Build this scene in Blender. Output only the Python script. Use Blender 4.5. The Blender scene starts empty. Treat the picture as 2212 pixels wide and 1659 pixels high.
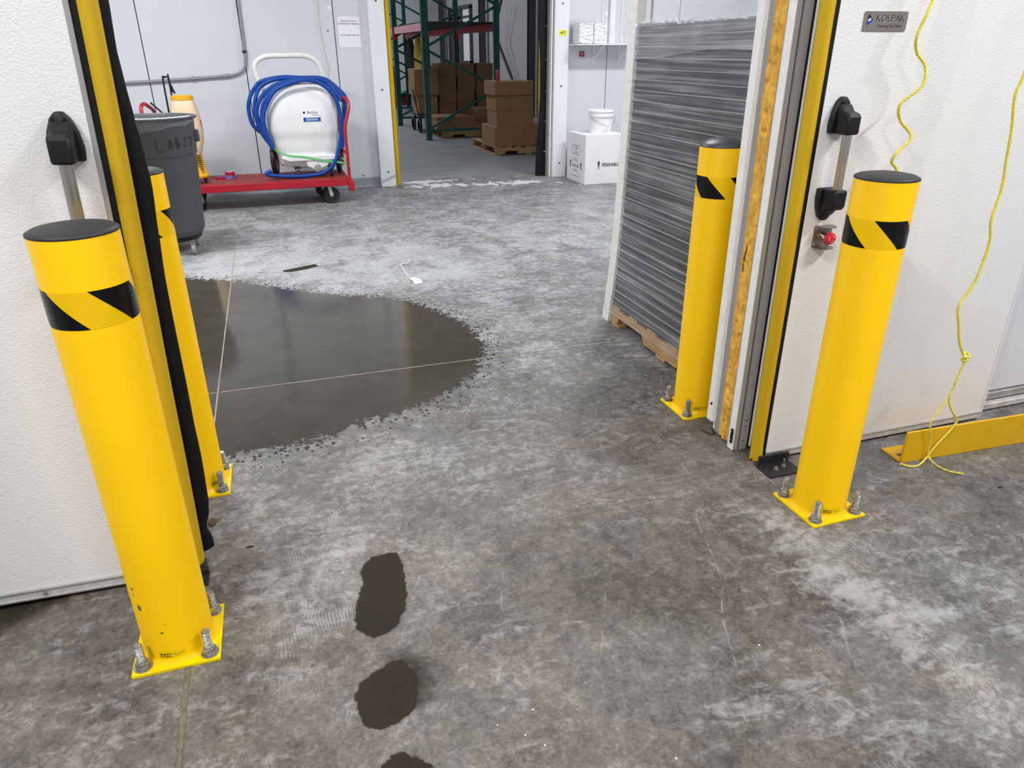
import bpy, bmesh, math, random
import numpy as np
from mathutils import Vector, Matrix, noise
random.seed(7); rng = np.random.default_rng(7)
S = bpy.context.scene
C = S.collection
PI = math.pi

# ------------------------------------------------------------ camera, world, lights, exposure
CAMP = Vector((0, 0, 1.3793))
fw = Vector((0.2822, 0.8610, -0.4223)).normalized()
up = Vector((0.1360, 0.4000, 0.9060)); rt = fw.cross(up).normalized(); up = rt.cross(fw)
cd = bpy.data.cameras.new('camera'); cam = bpy.data.objects.new('camera', cd); C.objects.link(cam)
m3 = Matrix((rt, up, -fw)).transposed()
cam.matrix_world = Matrix.Translation(CAMP) @ m3.to_4x4()
cd.sensor_fit = 'HORIZONTAL'; cd.sensor_width = 36.0; cd.lens = 1547.75 / 2212 * 36
cd.clip_start = 0.02; cd.clip_end = 200
S.camera = cam

w = bpy.data.worlds.new('world'); S.world = w; w.use_nodes = True
bg = w.node_tree.nodes['Background']; bg.inputs[0].default_value = (0.86, 0.92, 1.0, 1); bg.inputs[1].default_value = 0.42

def area(name, loc, sx, sy, energy, col=(1, 1, 1), target=None):
    l = bpy.data.lights.new(name, 'AREA'); l.shape = 'RECTANGLE'; l.size = sx; l.size_y = sy
    l.energy = energy; l.color = col
    o = bpy.data.objects.new(name, l); C.objects.link(o); o.location = loc
    if target is not None:
        d = (Vector(target) - Vector(loc)); o.rotation_euler = d.to_track_quat('-Z', 'Y').to_euler()
    return o
area('light_hall_left', (-2.3, -0.6, 4.3), 1.3, 0.18, 128, (1, 0.98, 0.95), (-0.3, 2.0, 0.6))
area('light_hall_right', (3.9, -0.4, 4.3), 1.3, 0.18, 138, (1, 0.98, 0.95), (1.6, 1.9, 0.6))
area('light_hall_mid', (0.7, -1.6, 4.6), 1.3, 0.4, 78, (1, 0.98, 0.95))
area('light_room_near', (1.6, 4.3, 3.15), 1.3, 0.3, 58, (0.985, 0.995, 1.0))
area('light_room_left', (-1.2, 5.6, 3.15), 1.3, 0.3, 112, (0.985, 0.995, 1.0))
area('light_room_right', (3.9, 6.0, 3.15), 1.3, 0.3, 80, (0.985, 0.995, 1.0))
area('light_store', (0.4, 11.5, 5.6), 1.5, 0.5, 60, (0.95, 0.98, 1.0))
area('light_store_mid', (0.6, 16.0, 5.6), 1.5, 0.5, 110, (0.95, 0.98, 1.0))
area('light_store_far', (0.6, 21.0, 5.6), 1.5, 0.5, 190, (0.95, 0.98, 1.0))
S.view_settings.view_transform = 'Standard'; S.view_settings.look = 'None'
S.view_settings.gamma = 1; S.view_settings.use_curve_mapping = False
S.view_settings.exposure = 0.0

# ------------------------------------------------------------ materials
def srgb(r, g, b):
    f = lambda c: (c / 255 / 12.92) if c / 255 <= 0.04045 else ((c / 255 + 0.055) / 1.055) ** 2.4
    return (f(r), f(g), f(b), 1)
def nmat(name):
    m = bpy.data.materials.new(name); m.use_nodes = True
    nt = m.node_tree; return m, nt, nt.nodes['Principled BSDF']
def mat(name, col, rough=0.5, metal=0.0, var=0.0, vscale=8, bump=0.0, bscale=200, spec=0.5, stretch=None, coat=0, alpha=1, detail=4):
    m, nt, p = nmat(name)
    col = tuple(col[:3]) + (1,)
    p.inputs['Base Color'].default_value = col; p.inputs['Roughness'].default_value = rough
    p.inputs['Metallic'].default_value = metal; p.inputs['Specular IOR Level'].default_value = spec
    p.inputs['Coat Weight'].default_value = coat; p.inputs['Alpha'].default_value = alpha
    tc = None
    if var or bump:
        tc = nt.nodes.new('ShaderNodeTexCoord'); mp = nt.nodes.new('ShaderNodeMapping')
        nt.links.new(tc.outputs['Object'], mp.inputs[0])
        if stretch: mp.inputs['Scale'].default_value = stretch
    if var:
        n = nt.nodes.new('ShaderNodeTexNoise'); n.inputs['Scale'].default_value = vscale; n.inputs['Detail'].default_value = detail
        nt.links.new(mp.outputs[0], n.inputs['Vector'])
        r = nt.nodes.new('ShaderNodeValToRGB'); r.color_ramp.elements[0].position = 0.3; r.color_ramp.elements[1].position = 0.7
        r.color_ramp.elements[0].color = tuple(c * (1 - var) for c in col[:3]) + (1,)
        r.color_ramp.elements[1].color = tuple(min(1, c * (1 + var)) for c in col[:3]) + (1,)
        nt.links.new(n.outputs['Fac'], r.inputs[0]); nt.links.new(r.outputs[0], p.inputs['Base Color'])
    if bump:
        n2 = nt.nodes.new('ShaderNodeTexNoise'); n2.inputs['Scale'].default_value = bscale; n2.inputs['Detail'].default_value = 3
        nt.links.new(mp.outputs[0], n2.inputs['Vector'])
        b = nt.nodes.new('ShaderNodeBump'); b.inputs['Strength'].default_value = bump; b.inputs['Distance'].default_value = 0.004
        nt.links.new(n2.outputs['Fac'], b.inputs['Height']); nt.links.new(b.outputs[0], p.inputs['Normal'])
    return m
M = {}
M['yellow'] = mat('yellow_paint', srgb(250, 198, 0), 0.34, spec=0.28, var=0.03, vscale=5, bump=0.06, bscale=90)
M['plate_yellow'] = mat('yellow_plate_paint', srgb(250, 210, 0), 0.35, spec=0.3, var=0.12, vscale=30, bump=0.25, bscale=120)
M['tape_yellow'] = mat('yellow_tape', srgb(250, 199, 0), 0.24, spec=0.3)
M['tape_black'] = mat('black_tape', (0.004, 0.004, 0.004), 0.14, spec=0.25)
M['cap'] = mat('black_cap_plastic', (0.022, 0.022, 0.024), 0.55, bump=0.1, bscale=700)
M['cap_dome'] = mat('grey_cap_plastic', (0.06, 0.06, 0.068), 0.38)
M['zinc'] = mat('zinc', (0.42, 0.42, 0.40), 0.38, 0.9, var=0.25, vscale=90, bump=0.3, bscale=300)
M['steel'] = mat('brushed_steel', (0.60, 0.57, 0.53), 0.24, 1.0, var=0.1, vscale=30, stretch=(1, 1, 0.05))
M['plate_steel'] = mat('nameplate_steel', (0.36, 0.32, 0.30), 0.35, 0.7, var=0.05, vscale=60)
M['bracket_steel'] = mat('stained_steel', (0.30, 0.25, 0.21), 0.38, 0.8, var=0.3, vscale=60)
M['chrome'] = mat('chrome', (0.8, 0.8, 0.8), 0.1, 1.0)
M['alu'] = mat('aluminium', (0.50, 0.50, 0.50), 0.4, 0.6, var=0.12, vscale=40, stretch=(1, 1, 0.1))
M['kick'] = mat('worn_aluminium', (0.60, 0.59, 0.57), 0.5, 0.25, var=0.2, vscale=30, bump=0.2, bscale=150)
M['black'] = mat('black_plastic', (0.009, 0.009, 0.010), 0.45, spec=0.35, bump=0.12, bscale=500)
M['rubber'] = mat('black_rubber', (0.006, 0.006, 0.007), 0.6, spec=0.25, var=0.3, vscale=12)
M['black_metal'] = mat('black_painted_steel', (0.012, 0.012, 0.012), 0.42, var=0.5, vscale=60, bump=0.2, bscale=200)
M['skin'] = mat('embossed_white_skin', srgb(232, 231, 231), 0.45, bump=0.42, bscale=210, var=0.012, vscale=3)
M['wall'] = mat('white_wall_skin', srgb(218, 221, 228), 0.5, bump=0.12, bscale=160, var=0.02, vscale=2)
M['trim'] = mat('white_trim', srgb(238, 241, 244), 0.5, bump=0.15, bscale=160, var=0.02, vscale=4)
M['jamb'] = mat('white_jamb', srgb(246, 245, 243), 0.5, var=0.05, vscale=25, bump=0.08, bscale=90)
M['jamb_shade_grey'] = mat('grey_and_jamb_shade', srgb(162, 160, 159), 0.5, var=0.04, vscale=10)  # shade on the white jamb faces painted as grey; also plain grey parts
M['cove'] = mat('grey_cove', srgb(150, 156, 163), 0.6, var=0.06, vscale=4)
M['gasket_yellow'] = mat('yellow_vinyl', srgb(202, 165, 28), 0.55, spec=0.25, var=0.10, vscale=6, bump=0.12, bscale=60, stretch=(1, 1, 0.3))
M['foam'] = mat('orange_foam', srgb(236, 178, 78), 0.8, spec=0.2, var=0.28, vscale=44, bump=1.0, bscale=120, stretch=(1, 1, 0.45), detail=8)
M['rail_yellow'] = mat('rail_yellow', srgb(222, 172, 0), 0.4, var=0.06, vscale=14, bump=0.08, bscale=80)
M['rope'] = mat('yellow_rope', srgb(228, 212, 84), 0.45, var=0.12, vscale=60)
M['tray'] = mat('dark_grey_tray', (0.034, 0.035, 0.040), 0.45, var=0.45, vscale=16, stretch=(1, .12, 3))
M['tray_lip'] = mat('grey_tray_lip', (0.27, 0.275, 0.29), 0.35)
M['wood'] = mat('pallet_wood', srgb(176, 142, 98), 0.75, var=0.25, vscale=9, stretch=(1, 1, 6), bump=0.2, bscale=80)
M['card'] = mat('cardboard', srgb(150, 117, 82), 0.8, var=0.07, vscale=5, bump=0.06, bscale=60)
M['card_top'] = mat('cardboard_flap', srgb(176, 144, 110), 0.8, var=0.06, vscale=5)
M['white_card'] = mat('white_cardboard', srgb(240, 240, 242), 0.6, var=0.02, vscale=6)
M['white_plastic'] = mat('white_plastic', srgb(244, 244, 244), 0.35, var=0.02, vscale=10)
M['tank'] = mat('white_tank_plastic', srgb(236, 236, 236), 0.45, var=0.04, vscale=9, bump=0.05, bscale=30)
M['cream'] = mat('cream_handle', srgb(236, 236, 226), 0.5, var=0.05, vscale=20)
M['foamboard'] = mat('white_foam_board', srgb(232, 230, 226), 0.55, var=0.03, vscale=10, bump=0.5, bscale=25, stretch=(1, 0.4, 2))
M['hose'] = mat('blue_hose', srgb(20, 70, 156), 0.45, spec=0.3, var=0.1, vscale=20)
M['green'] = mat('green_strap', srgb(120, 214, 130), 0.5)
M['red'] = mat('red_paint', srgb(176, 22, 44), 0.4, var=0.12, vscale=12, bump=0.1, bscale=60)
M['red_wood'] = mat('worn_red_deck', srgb(140, 44, 40), 0.6, var=0.35, vscale=9, stretch=(0.5, 1, 1), bump=0.2, bscale=40)
M['can'] = mat('grey_can_plastic', srgb(78, 80, 83), 0.5, var=0.08, vscale=10, bump=0.1, bscale=200)
M['marker'] = mat('black_marker', (0.012, 0.012, 0.012), 0.6)
M['ink'] = mat('dark_ink', (0.012, 0.012, 0.016), 0.5)
M['ink_soft'] = mat('grey_ink', (0.10, 0.10, 0.11), 0.6)
M['blue'] = mat('blue_print', srgb(28, 76, 170), 0.4)
M['navy'] = mat('navy_print', srgb(40, 44, 110), 0.5)
M['white'] = mat('white_print', srgb(240, 240, 240), 0.5)
M['paper'] = mat('white_paper', srgb(246, 246, 250), 0.6)
M['note'] = mat('yellow_note', srgb(240, 236, 60), 0.6)
M['jug'] = mat('amber_jug', srgb(232, 202, 168), 0.4, var=0.05, vscale=8)
M['jug_yellow'] = mat('yellow_jug_plastic', srgb(238, 176, 24), 0.45, var=0.05, vscale=10)
M['conduit'] = mat('grey_conduit', srgb(150, 153, 156), 0.45, 0.4)
M['tyre'] = mat('black_tyre', (0.012, 0.012, 0.013), 0.5)
M['green_steel'] = mat('green_rack_steel', srgb(10, 88, 78), 0.45, var=0.1, vscale=20)
M['beam_red'] = mat('orange_red_beam', srgb(196, 40, 28), 0.4, var=0.08, vscale=6)
M['deck'] = mat('dark_deck', (0.035, 0.033, 0.034), 0.7)
M['store_wall'] = mat('store_wall', srgb(190, 190, 194), 0.55, var=0.06, vscale=1.5, stretch=(1, 1, 0.2))
M['store_floor'] = mat('store_floor', srgb(140, 142, 146), 0.5, var=0.14, vscale=1.6, stretch=(1, 2.2, 1), bump=0.1, bscale=20, detail=8)
M['column'] = mat('dark_column', (0.07, 0.07, 0.075), 0.5)
M['coat_yellow'] = mat('yellow_raincoat', srgb(226, 190, 20), 0.45, bump=0.3, bscale=15)
M['coat_black'] = mat('black_coat', (0.008, 0.008, 0.008), 0.7)
M['seal'] = mat('joint_sealant', srgb(156, 150, 138), 0.7, var=0.2, vscale=60)
M['seal_dark'] = mat('joint_sealant_dark', srgb(112, 106, 86), 0.75, var=0.3, vscale=40)
M['ceiling'] = mat('ceiling_white', srgb(220, 222, 226), 0.6)
M['can_pink'] = mat('drink_can', srgb(196, 70, 88), 0.3, 0.3)
M['red_plastic'] = mat('red_plastic', srgb(214, 40, 56), 0.35)
M['dust'] = mat('white_dust', srgb(214, 216, 218), 0.8)
M['purple'] = mat('purple_tape', srgb(120, 120, 190), 0.5)

def film_mat(name, base_a, streak, rough=0.18, scale=(3, 3, 60)):
    m = bpy.data.materials.new(name); m.use_nodes = True; nt = m.node_tree; nt.nodes.clear(); N = nt.nodes.new; L = nt.links.new
    out = N('ShaderNodeOutputMaterial'); tr = N('ShaderNodeBsdfTransparent')
    p = N('ShaderNodeBsdfPrincipled'); p.inputs['Base Color'].default_value = (0.8, 0.82, 0.85, 1); p.inputs['Roughness'].default_value = rough
    mx = N('ShaderNodeMixShader'); tc = N('ShaderNodeTexCoord'); mp = N('ShaderNodeMapping'); mp.inputs['Scale'].default_value = scale
    mp.inputs['Rotation'].default_value = (0.05, 0, 0)
    n = N('ShaderNodeTexNoise'); n.inputs['Scale'].default_value = 1.0; n.inputs['Detail'].default_value = 5; n.inputs['Distortion'].default_value = 0.4
    L(tc.outputs['Object'], mp.inputs[0]); L(mp.outputs[0], n.inputs['Vector'])
    n3 = N('ShaderNodeTexNoise'); n3.inputs['Scale'].default_value = 3.0; n3.inputs['Detail'].default_value = 3; L(tc.outputs['Object'], n3.inputs['Vector'])
    r = N('ShaderNodeMapRange'); r.inputs['From Min'].default_value = 0.42; r.inputs['From Max'].default_value = 0.75
    r.inputs['To Min'].default_value = base_a; r.inputs['To Max'].default_value = base_a + streak
    ml = N('ShaderNodeMath'); ml.operation = 'MULTIPLY'; r3 = N('ShaderNodeMapRange')
    r3.inputs['From Min'].default_value = 0.3; r3.inputs['From Max'].default_value = 0.65; r3.inputs['To Min'].default_value = 0.5; r3.inputs['To Max'].default_value = 1.3
    L(n3.outputs['Fac'], r3.inputs[0]); L(n.outputs['Fac'], r.inputs[0]); L(r.outputs[0], ml.inputs[0]); L(r3.outputs[0], ml.inputs[1])
    b = N('ShaderNodeBump'); b.inputs['Strength'].default_value = 0.5; b.inputs['Distance'].default_value = 0.006
    L(n.outputs['Fac'], b.inputs['Height']); L(b.outputs[0], p.inputs['Normal'])
    L(ml.outputs[0], mx.inputs[0]); L(tr.outputs[0], mx.inputs[1]); L(p.outputs[0], mx.inputs[2]); L(mx.outputs[0], out.inputs[0])
    return m
M['film'] = film_mat('stretch_film', 0.06, 0.30, scale=(2, 1.2, 70))
M['film_top'] = film_mat('stretch_film_loose', 0.07, 0.22, scale=(2, 1.5, 30))
M['film_band'] = film_mat('stretch_film_overlap', 0.14, 0.40, scale=(2, 1.0, 90))
M['liner'] = film_mat('bin_liner_film', 0.10, 0.16, scale=(9, 9, 30))
M['clear'] = film_mat('clear_plastic', 0.10, 0.2, scale=(8, 8, 8))

# concrete floor: painted wear, dust and damp patches of the slab itself live in attributes
def floor_mat():
    m, nt, p = nmat('concrete'); N = nt.nodes.new; L = nt.links.new
    tc = N('ShaderNodeTexCoord')
    def noi(scale, det, dist=0.0, sc=(1, 1, 1), rough=0.55, rot=0.0):
        mp = N('ShaderNodeMapping'); mp.inputs['Scale'].default_value = sc; mp.inputs['Rotation'].default_value = (0, 0, rot)
        n = N('ShaderNodeTexNoise'); n.inputs['Scale'].default_value = scale; n.inputs['Detail'].default_value = det
        n.inputs['Distortion'].default_value = dist; n.inputs['Roughness'].default_value = rough
        L(tc.outputs['Object'], mp.inputs[0]); L(mp.outputs[0], n.inputs['Vector']); return n.outputs['Fac']
    def math_(op, a, b):
        n = N('ShaderNodeMath'); n.operation = op
        for i, x in enumerate((a, b)):
            if isinstance(x, (int, float)): n.inputs[i].default_value = x
            else: L(x, n.inputs[i])
        return n.outputs[0]
    def mr(x, a, b, c=0.0, d=1.0, smooth=False):
        n = N('ShaderNodeMapRange'); n.clamp = True
        if smooth: n.interpolation_type = 'SMOOTHSTEP'
        L(x, n.inputs[0])
        for i, v in enumerate((a, b, c, d)): n.inputs[i + 1].default_value = v
        return n.outputs[0]
    def attr(nm):
        a = N('ShaderNodeAttribute'); a.attribute_name = nm; return a.outputs['Fac']
    def mix(f, a, b):
        n = N('ShaderNodeMix'); n.data_type = 'RGBA'
        L(f, n.inputs[0])
        for i, x in ((6, a), (7, b)):
            if isinstance(x, tuple): n.inputs[i].default_value = x
            else: L(x, n.inputs[i])
        return n.outputs[2]
    light = attr('light'); warm = attr('warm'); dust = attr('dust')
    big = noi(2.6, 7, 0.8, rough=0.62); mid = noi(10, 9, 0.7, rough=0.68); sub = noi(31, 8, 0.5, rough=0.72); fine = noi(95, 7, 0.3, rough=0.75); vf = noi(500, 3)
    brush = noi(9, 8, 0.9, sc=(0.45, 1.5, 1), rough=0.7, rot=0.35)
    t = math_('ADD', light, mr(big, 0.3, 0.7, -0.17, 0.17))
    t = math_('ADD', t, mr(mid, 0.3, 0.7, -0.17, 0.17))
    t = math_('ADD', t, mr(sub, 0.36, 0.64, -0.15, 0.15))
    t = math_('ADD', t, mr(fine, 0.34, 0.66, -0.16, 0.16))
    t = math_('ADD', t, mr(vf, 0.3, 0.7, -0.07, 0.07))
    cool = N('ShaderNodeValToRGB'); e = cool.color_ramp.elements
    e[0].position = 0.05; e[0].color = (0.055, 0.055, 0.055, 1); e[1].position = 0.95; e[1].color = (0.44, 0.45, 0.455, 1)
    x = e.new(0.5); x.color = (0.175, 0.178, 0.180, 1)
    wr = N('ShaderNodeValToRGB'); e = wr.color_ramp.elements
    e[0].position = 0.05; e[0].color = (0.055, 0.047, 0.037, 1); e[1].position = 0.95; e[1].color = (0.37, 0.35, 0.315, 1)
    x = e.new(0.5); x.color = (0.168, 0.150, 0.128, 1)
    L(t, cool.inputs[0]); L(t, wr.inputs[0])
    wv = math_('ADD', warm, mr(noi(3.3, 4, 0.5), 0.35, 0.65, -0.3, 0.3))
    wv2 = N('ShaderNodeClamp'); L(wv, wv2.inputs[0])
    c = mix(wv2.outputs[0], cool.outputs[0], wr.outputs[0])
    # pale worn and dusty areas, broken up into grains
    g1 = math_('ADD', math_('MULTIPLY', brush, 0.6), math_('MULTIPLY', sub, 0.4))
    du = math_('MULTIPLY', dust, mr(noi(3.4, 6, 0.6, sc=(1, .7, 1)), 0.36, 0.62, 0.35, 1.35))
    fl = mr(math_('ADD', g1, math_('MULTIPLY', du, 0.22)), 0.60, 0.74, 0, 1)
    c = mix(math_('MULTIPLY', fl, 0.55), c, (0.46, 0.465, 0.47, 1))
    # dark flecks
    dk = mr(noi(38, 8, 0.8, sc=(0.8, 1.2, 1), rough=0.75), 0.56, 0.70, 0, 0.5)
    c = mix(dk, c, (0.075, 0.070, 0.062, 1))
    # boot tread prints
    tv = N('ShaderNodeTexWave'); tv.inputs['Scale'].default_value = 34; tv.inputs['Distortion'].default_value = 9; tv.inputs['Detail'].default_value = 2; tv.inputs['Detail Scale'].default_value = 0.35
    L(tc.outputs['Object'], tv.inputs['Vector'])
    trd = math_('MULTIPLY', math_('MULTIPLY', attr('tread'), mr(tv.outputs['Fac'], 0.45, 0.8, 0, 1)), mr(mid, 0.46, 0.60, 0, 0.5))
    c = mix(trd, c, (0.40, 0.40, 0.39, 1))
    # hairline scratches
    v = N('ShaderNodeTexWave'); v.inputs['Scale'].default_value = 1.1; v.inputs['Distortion'].default_value = 3.5; v.inputs['Detail'].default_value = 3
    mpw = N('ShaderNodeMapping'); mpw.inputs['Rotation'].default_value = (0, 0, 0.4); L(tc.outputs['Object'], mpw.inputs[0]); L(mpw.outputs[0], v.inputs['Vector'])
    sc = math_('MULTIPLY', mr(v.outputs['Fac'], 0.9985, 1.0, 0, 0.8), mr(mid, 0.50, 0.58, 0, 0.4))
    c = mix(sc, c, (0.42, 0.41, 0.39, 1))
    scr = math_('MULTIPLY', attr('scratch'), mr(noi(90, 5, 0.2, sc=(0.05, 1, 1), rot=0.03), 0.52, 0.68, 0, 0.6))
    c = mix(scr, c, (0.36, 0.35, 0.33, 1))
    wt = mr(math_('ADD', attr('powder'), mr(noi(9, 8, 0.8, sc=(1, .5, 1), rough=0.7), 0.3, 0.7, -0.5, 0.5)), 0.52, 0.66, 0, 1)
    c = mix(wt, c, (0.72, 0.73, 0.74, 1))
    L(c, p.inputs['Base Color'])
    L(mr(mid, 0.3, 0.7, 0.42, 0.62), p.inputs['Roughness'])
    p.inputs['Specular IOR Level'].default_value = 0.4
    b = N('ShaderNodeBump'); b.inputs['Strength'].default_value = 0.22; b.inputs['Distance'].default_value = 0.004
    L(math_('ADD', fine, math_('MULTIPLY', mid, 1.5)), b.inputs['Height']); L(b.outputs[0], p.inputs['Normal'])
    return m
M['concrete'] = floor_mat()

def wet_mat(name, col, rough, edge_noise, amp, soft, drops, spec=0.5, var=0.2, fade=0.93):
    m = bpy.data.materials.new(name); m.use_nodes = True; nt = m.node_tree; nt.nodes.clear(); N = nt.nodes.new; L = nt.links.new
    out = N('ShaderNodeOutputMaterial'); tr = N('ShaderNodeBsdfTransparent'); p = N('ShaderNodeBsdfPrincipled')
    p.inputs['Roughness'].default_value = rough; p.inputs['IOR'].default_value = 1.42; p.inputs['Specular IOR Level'].default_value = spec
    tc = N('ShaderNodeTexCoord')
    n = N('ShaderNodeTexNoise'); n.inputs['Scale'].default_value = 6; n.inputs['Detail'].default_value = 6; n.inputs['Distortion'].default_value = 1.0; L(tc.outputs['Object'], n.inputs['Vector'])
    r = N('ShaderNodeValToRGB'); r.color_ramp.elements[0].position = 0.3; r.color_ramp.elements[1].position = 0.7
    r.color_ramp.elements[0].color = tuple(x * (1 - var) for x in col) + (1,); r.color_ramp.elements[1].color = tuple(x * (1 + var) for x in col) + (1,)
    L(n.outputs['Fac'], r.inputs[0]); L(r.outputs[0], p.inputs['Base Color'])
    a = N('ShaderNodeAttribute'); a.attribute_name = 'edge'
    n2 = N('ShaderNodeTexNoise'); n2.inputs['Scale'].default_value = edge_noise; n2.inputs['Detail'].default_value = 6; n2.inputs['Roughness'].default_value = 0.65; L(tc.outputs['Object'], n2.inputs['Vector'])
    mr = N('ShaderNodeMapRange'); mr.inputs[1].default_value = 0.25; mr.inputs[2].default_value = 0.75; mr.inputs[3].default_value = -amp; mr.inputs[4].default_value = amp; L(n2.outputs['Fac'], mr.inputs[0])
    ad = N('ShaderNodeMath'); ad.operation = 'ADD'; L(a.outputs['Fac'], ad.inputs[0]); L(mr.outputs[0], ad.inputs[1])
    st = N('ShaderNodeMapRange'); st.inputs[1].default_value = -soft; st.inputs[2].default_value = soft; L(ad.outputs[0], st.inputs[0])
    fac = st.outputs[0]
    if drops:
        vo = N('ShaderNodeTexVoronoi'); vo.inputs['Scale'].default_value = 52; vo.inputs['Randomness'].default_value = 1
        mp = N('ShaderNodeMapping'); mp.inputs['Scale'].default_value = (1, 0.8, 1); L(tc.outputs['Object'], mp.inputs[0]); L(mp.outputs[0], vo.inputs['Vector'])
        near = N('ShaderNodeMapRange'); near.inputs[1].default_value = -0.20; near.inputs[2].default_value = 0.0; near.inputs[3].default_value = 0.06; near.inputs[4].default_value = 0.62; L(a.outputs['Fac'], near.inputs[0])
        cr = N('ShaderNodeMath'); cr.operation = 'MULTIPLY'; L(near.outputs[0], cr.inputs[0]); sx = N('ShaderNodeSeparateColor'); L(vo.outputs['Color'], sx.inputs[0]); L(sx.outputs[0], cr.inputs[1])
        lt = N('ShaderNodeMath'); lt.operation = 'LESS_THAN'; L(vo.outputs['Distance'], lt.inputs[0]); L(cr.outputs[0], lt.inputs[1])
        mxm = N('ShaderNodeMath'); mxm.operation = 'MAXIMUM'; L(fac, mxm.inputs[0]); L(lt.outputs[0], mxm.inputs[1]); fac = mxm.outputs[0]
    f2 = N('ShaderNodeMath'); f2.operation = 'MULTIPLY'; f2.inputs[1].default_value = fade; L(fac, f2.inputs[0])
    b = N('ShaderNodeBump'); b.inputs['Strength'].default_value = 0.03 if rough < 0.2 else 0.25; b.inputs['Distance'].default_value = 0.004
    L(n2.outputs['Fac'], b.inputs['Height']); L(b.outputs[0], p.inputs['Normal'])
    mx = N('ShaderNodeMixShader'); L(f2.outputs[0], mx.inputs[0]); L(tr.outputs[0], mx.inputs[1]); L(p.outputs[0], mx.inputs[2]); L(mx.outputs[0], out.inputs[0])
    return m
M['water'] = wet_mat('puddle_water', (0.066, 0.057, 0.042), 0.11, 30, 0.07, 0.012, True, spec=0.62)
M['wet'] = wet_mat('wet_concrete', (0.028, 0.022, 0.013), 0.5, 60, 0.006, 0.003, False, fade=0.97, spec=0.15)
M['wet_soft'] = wet_mat('drying_concrete', (0.045, 0.037, 0.026), 0.5, 40, 0.02, 0.03, False, fade=0.75, spec=0.15)

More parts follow.
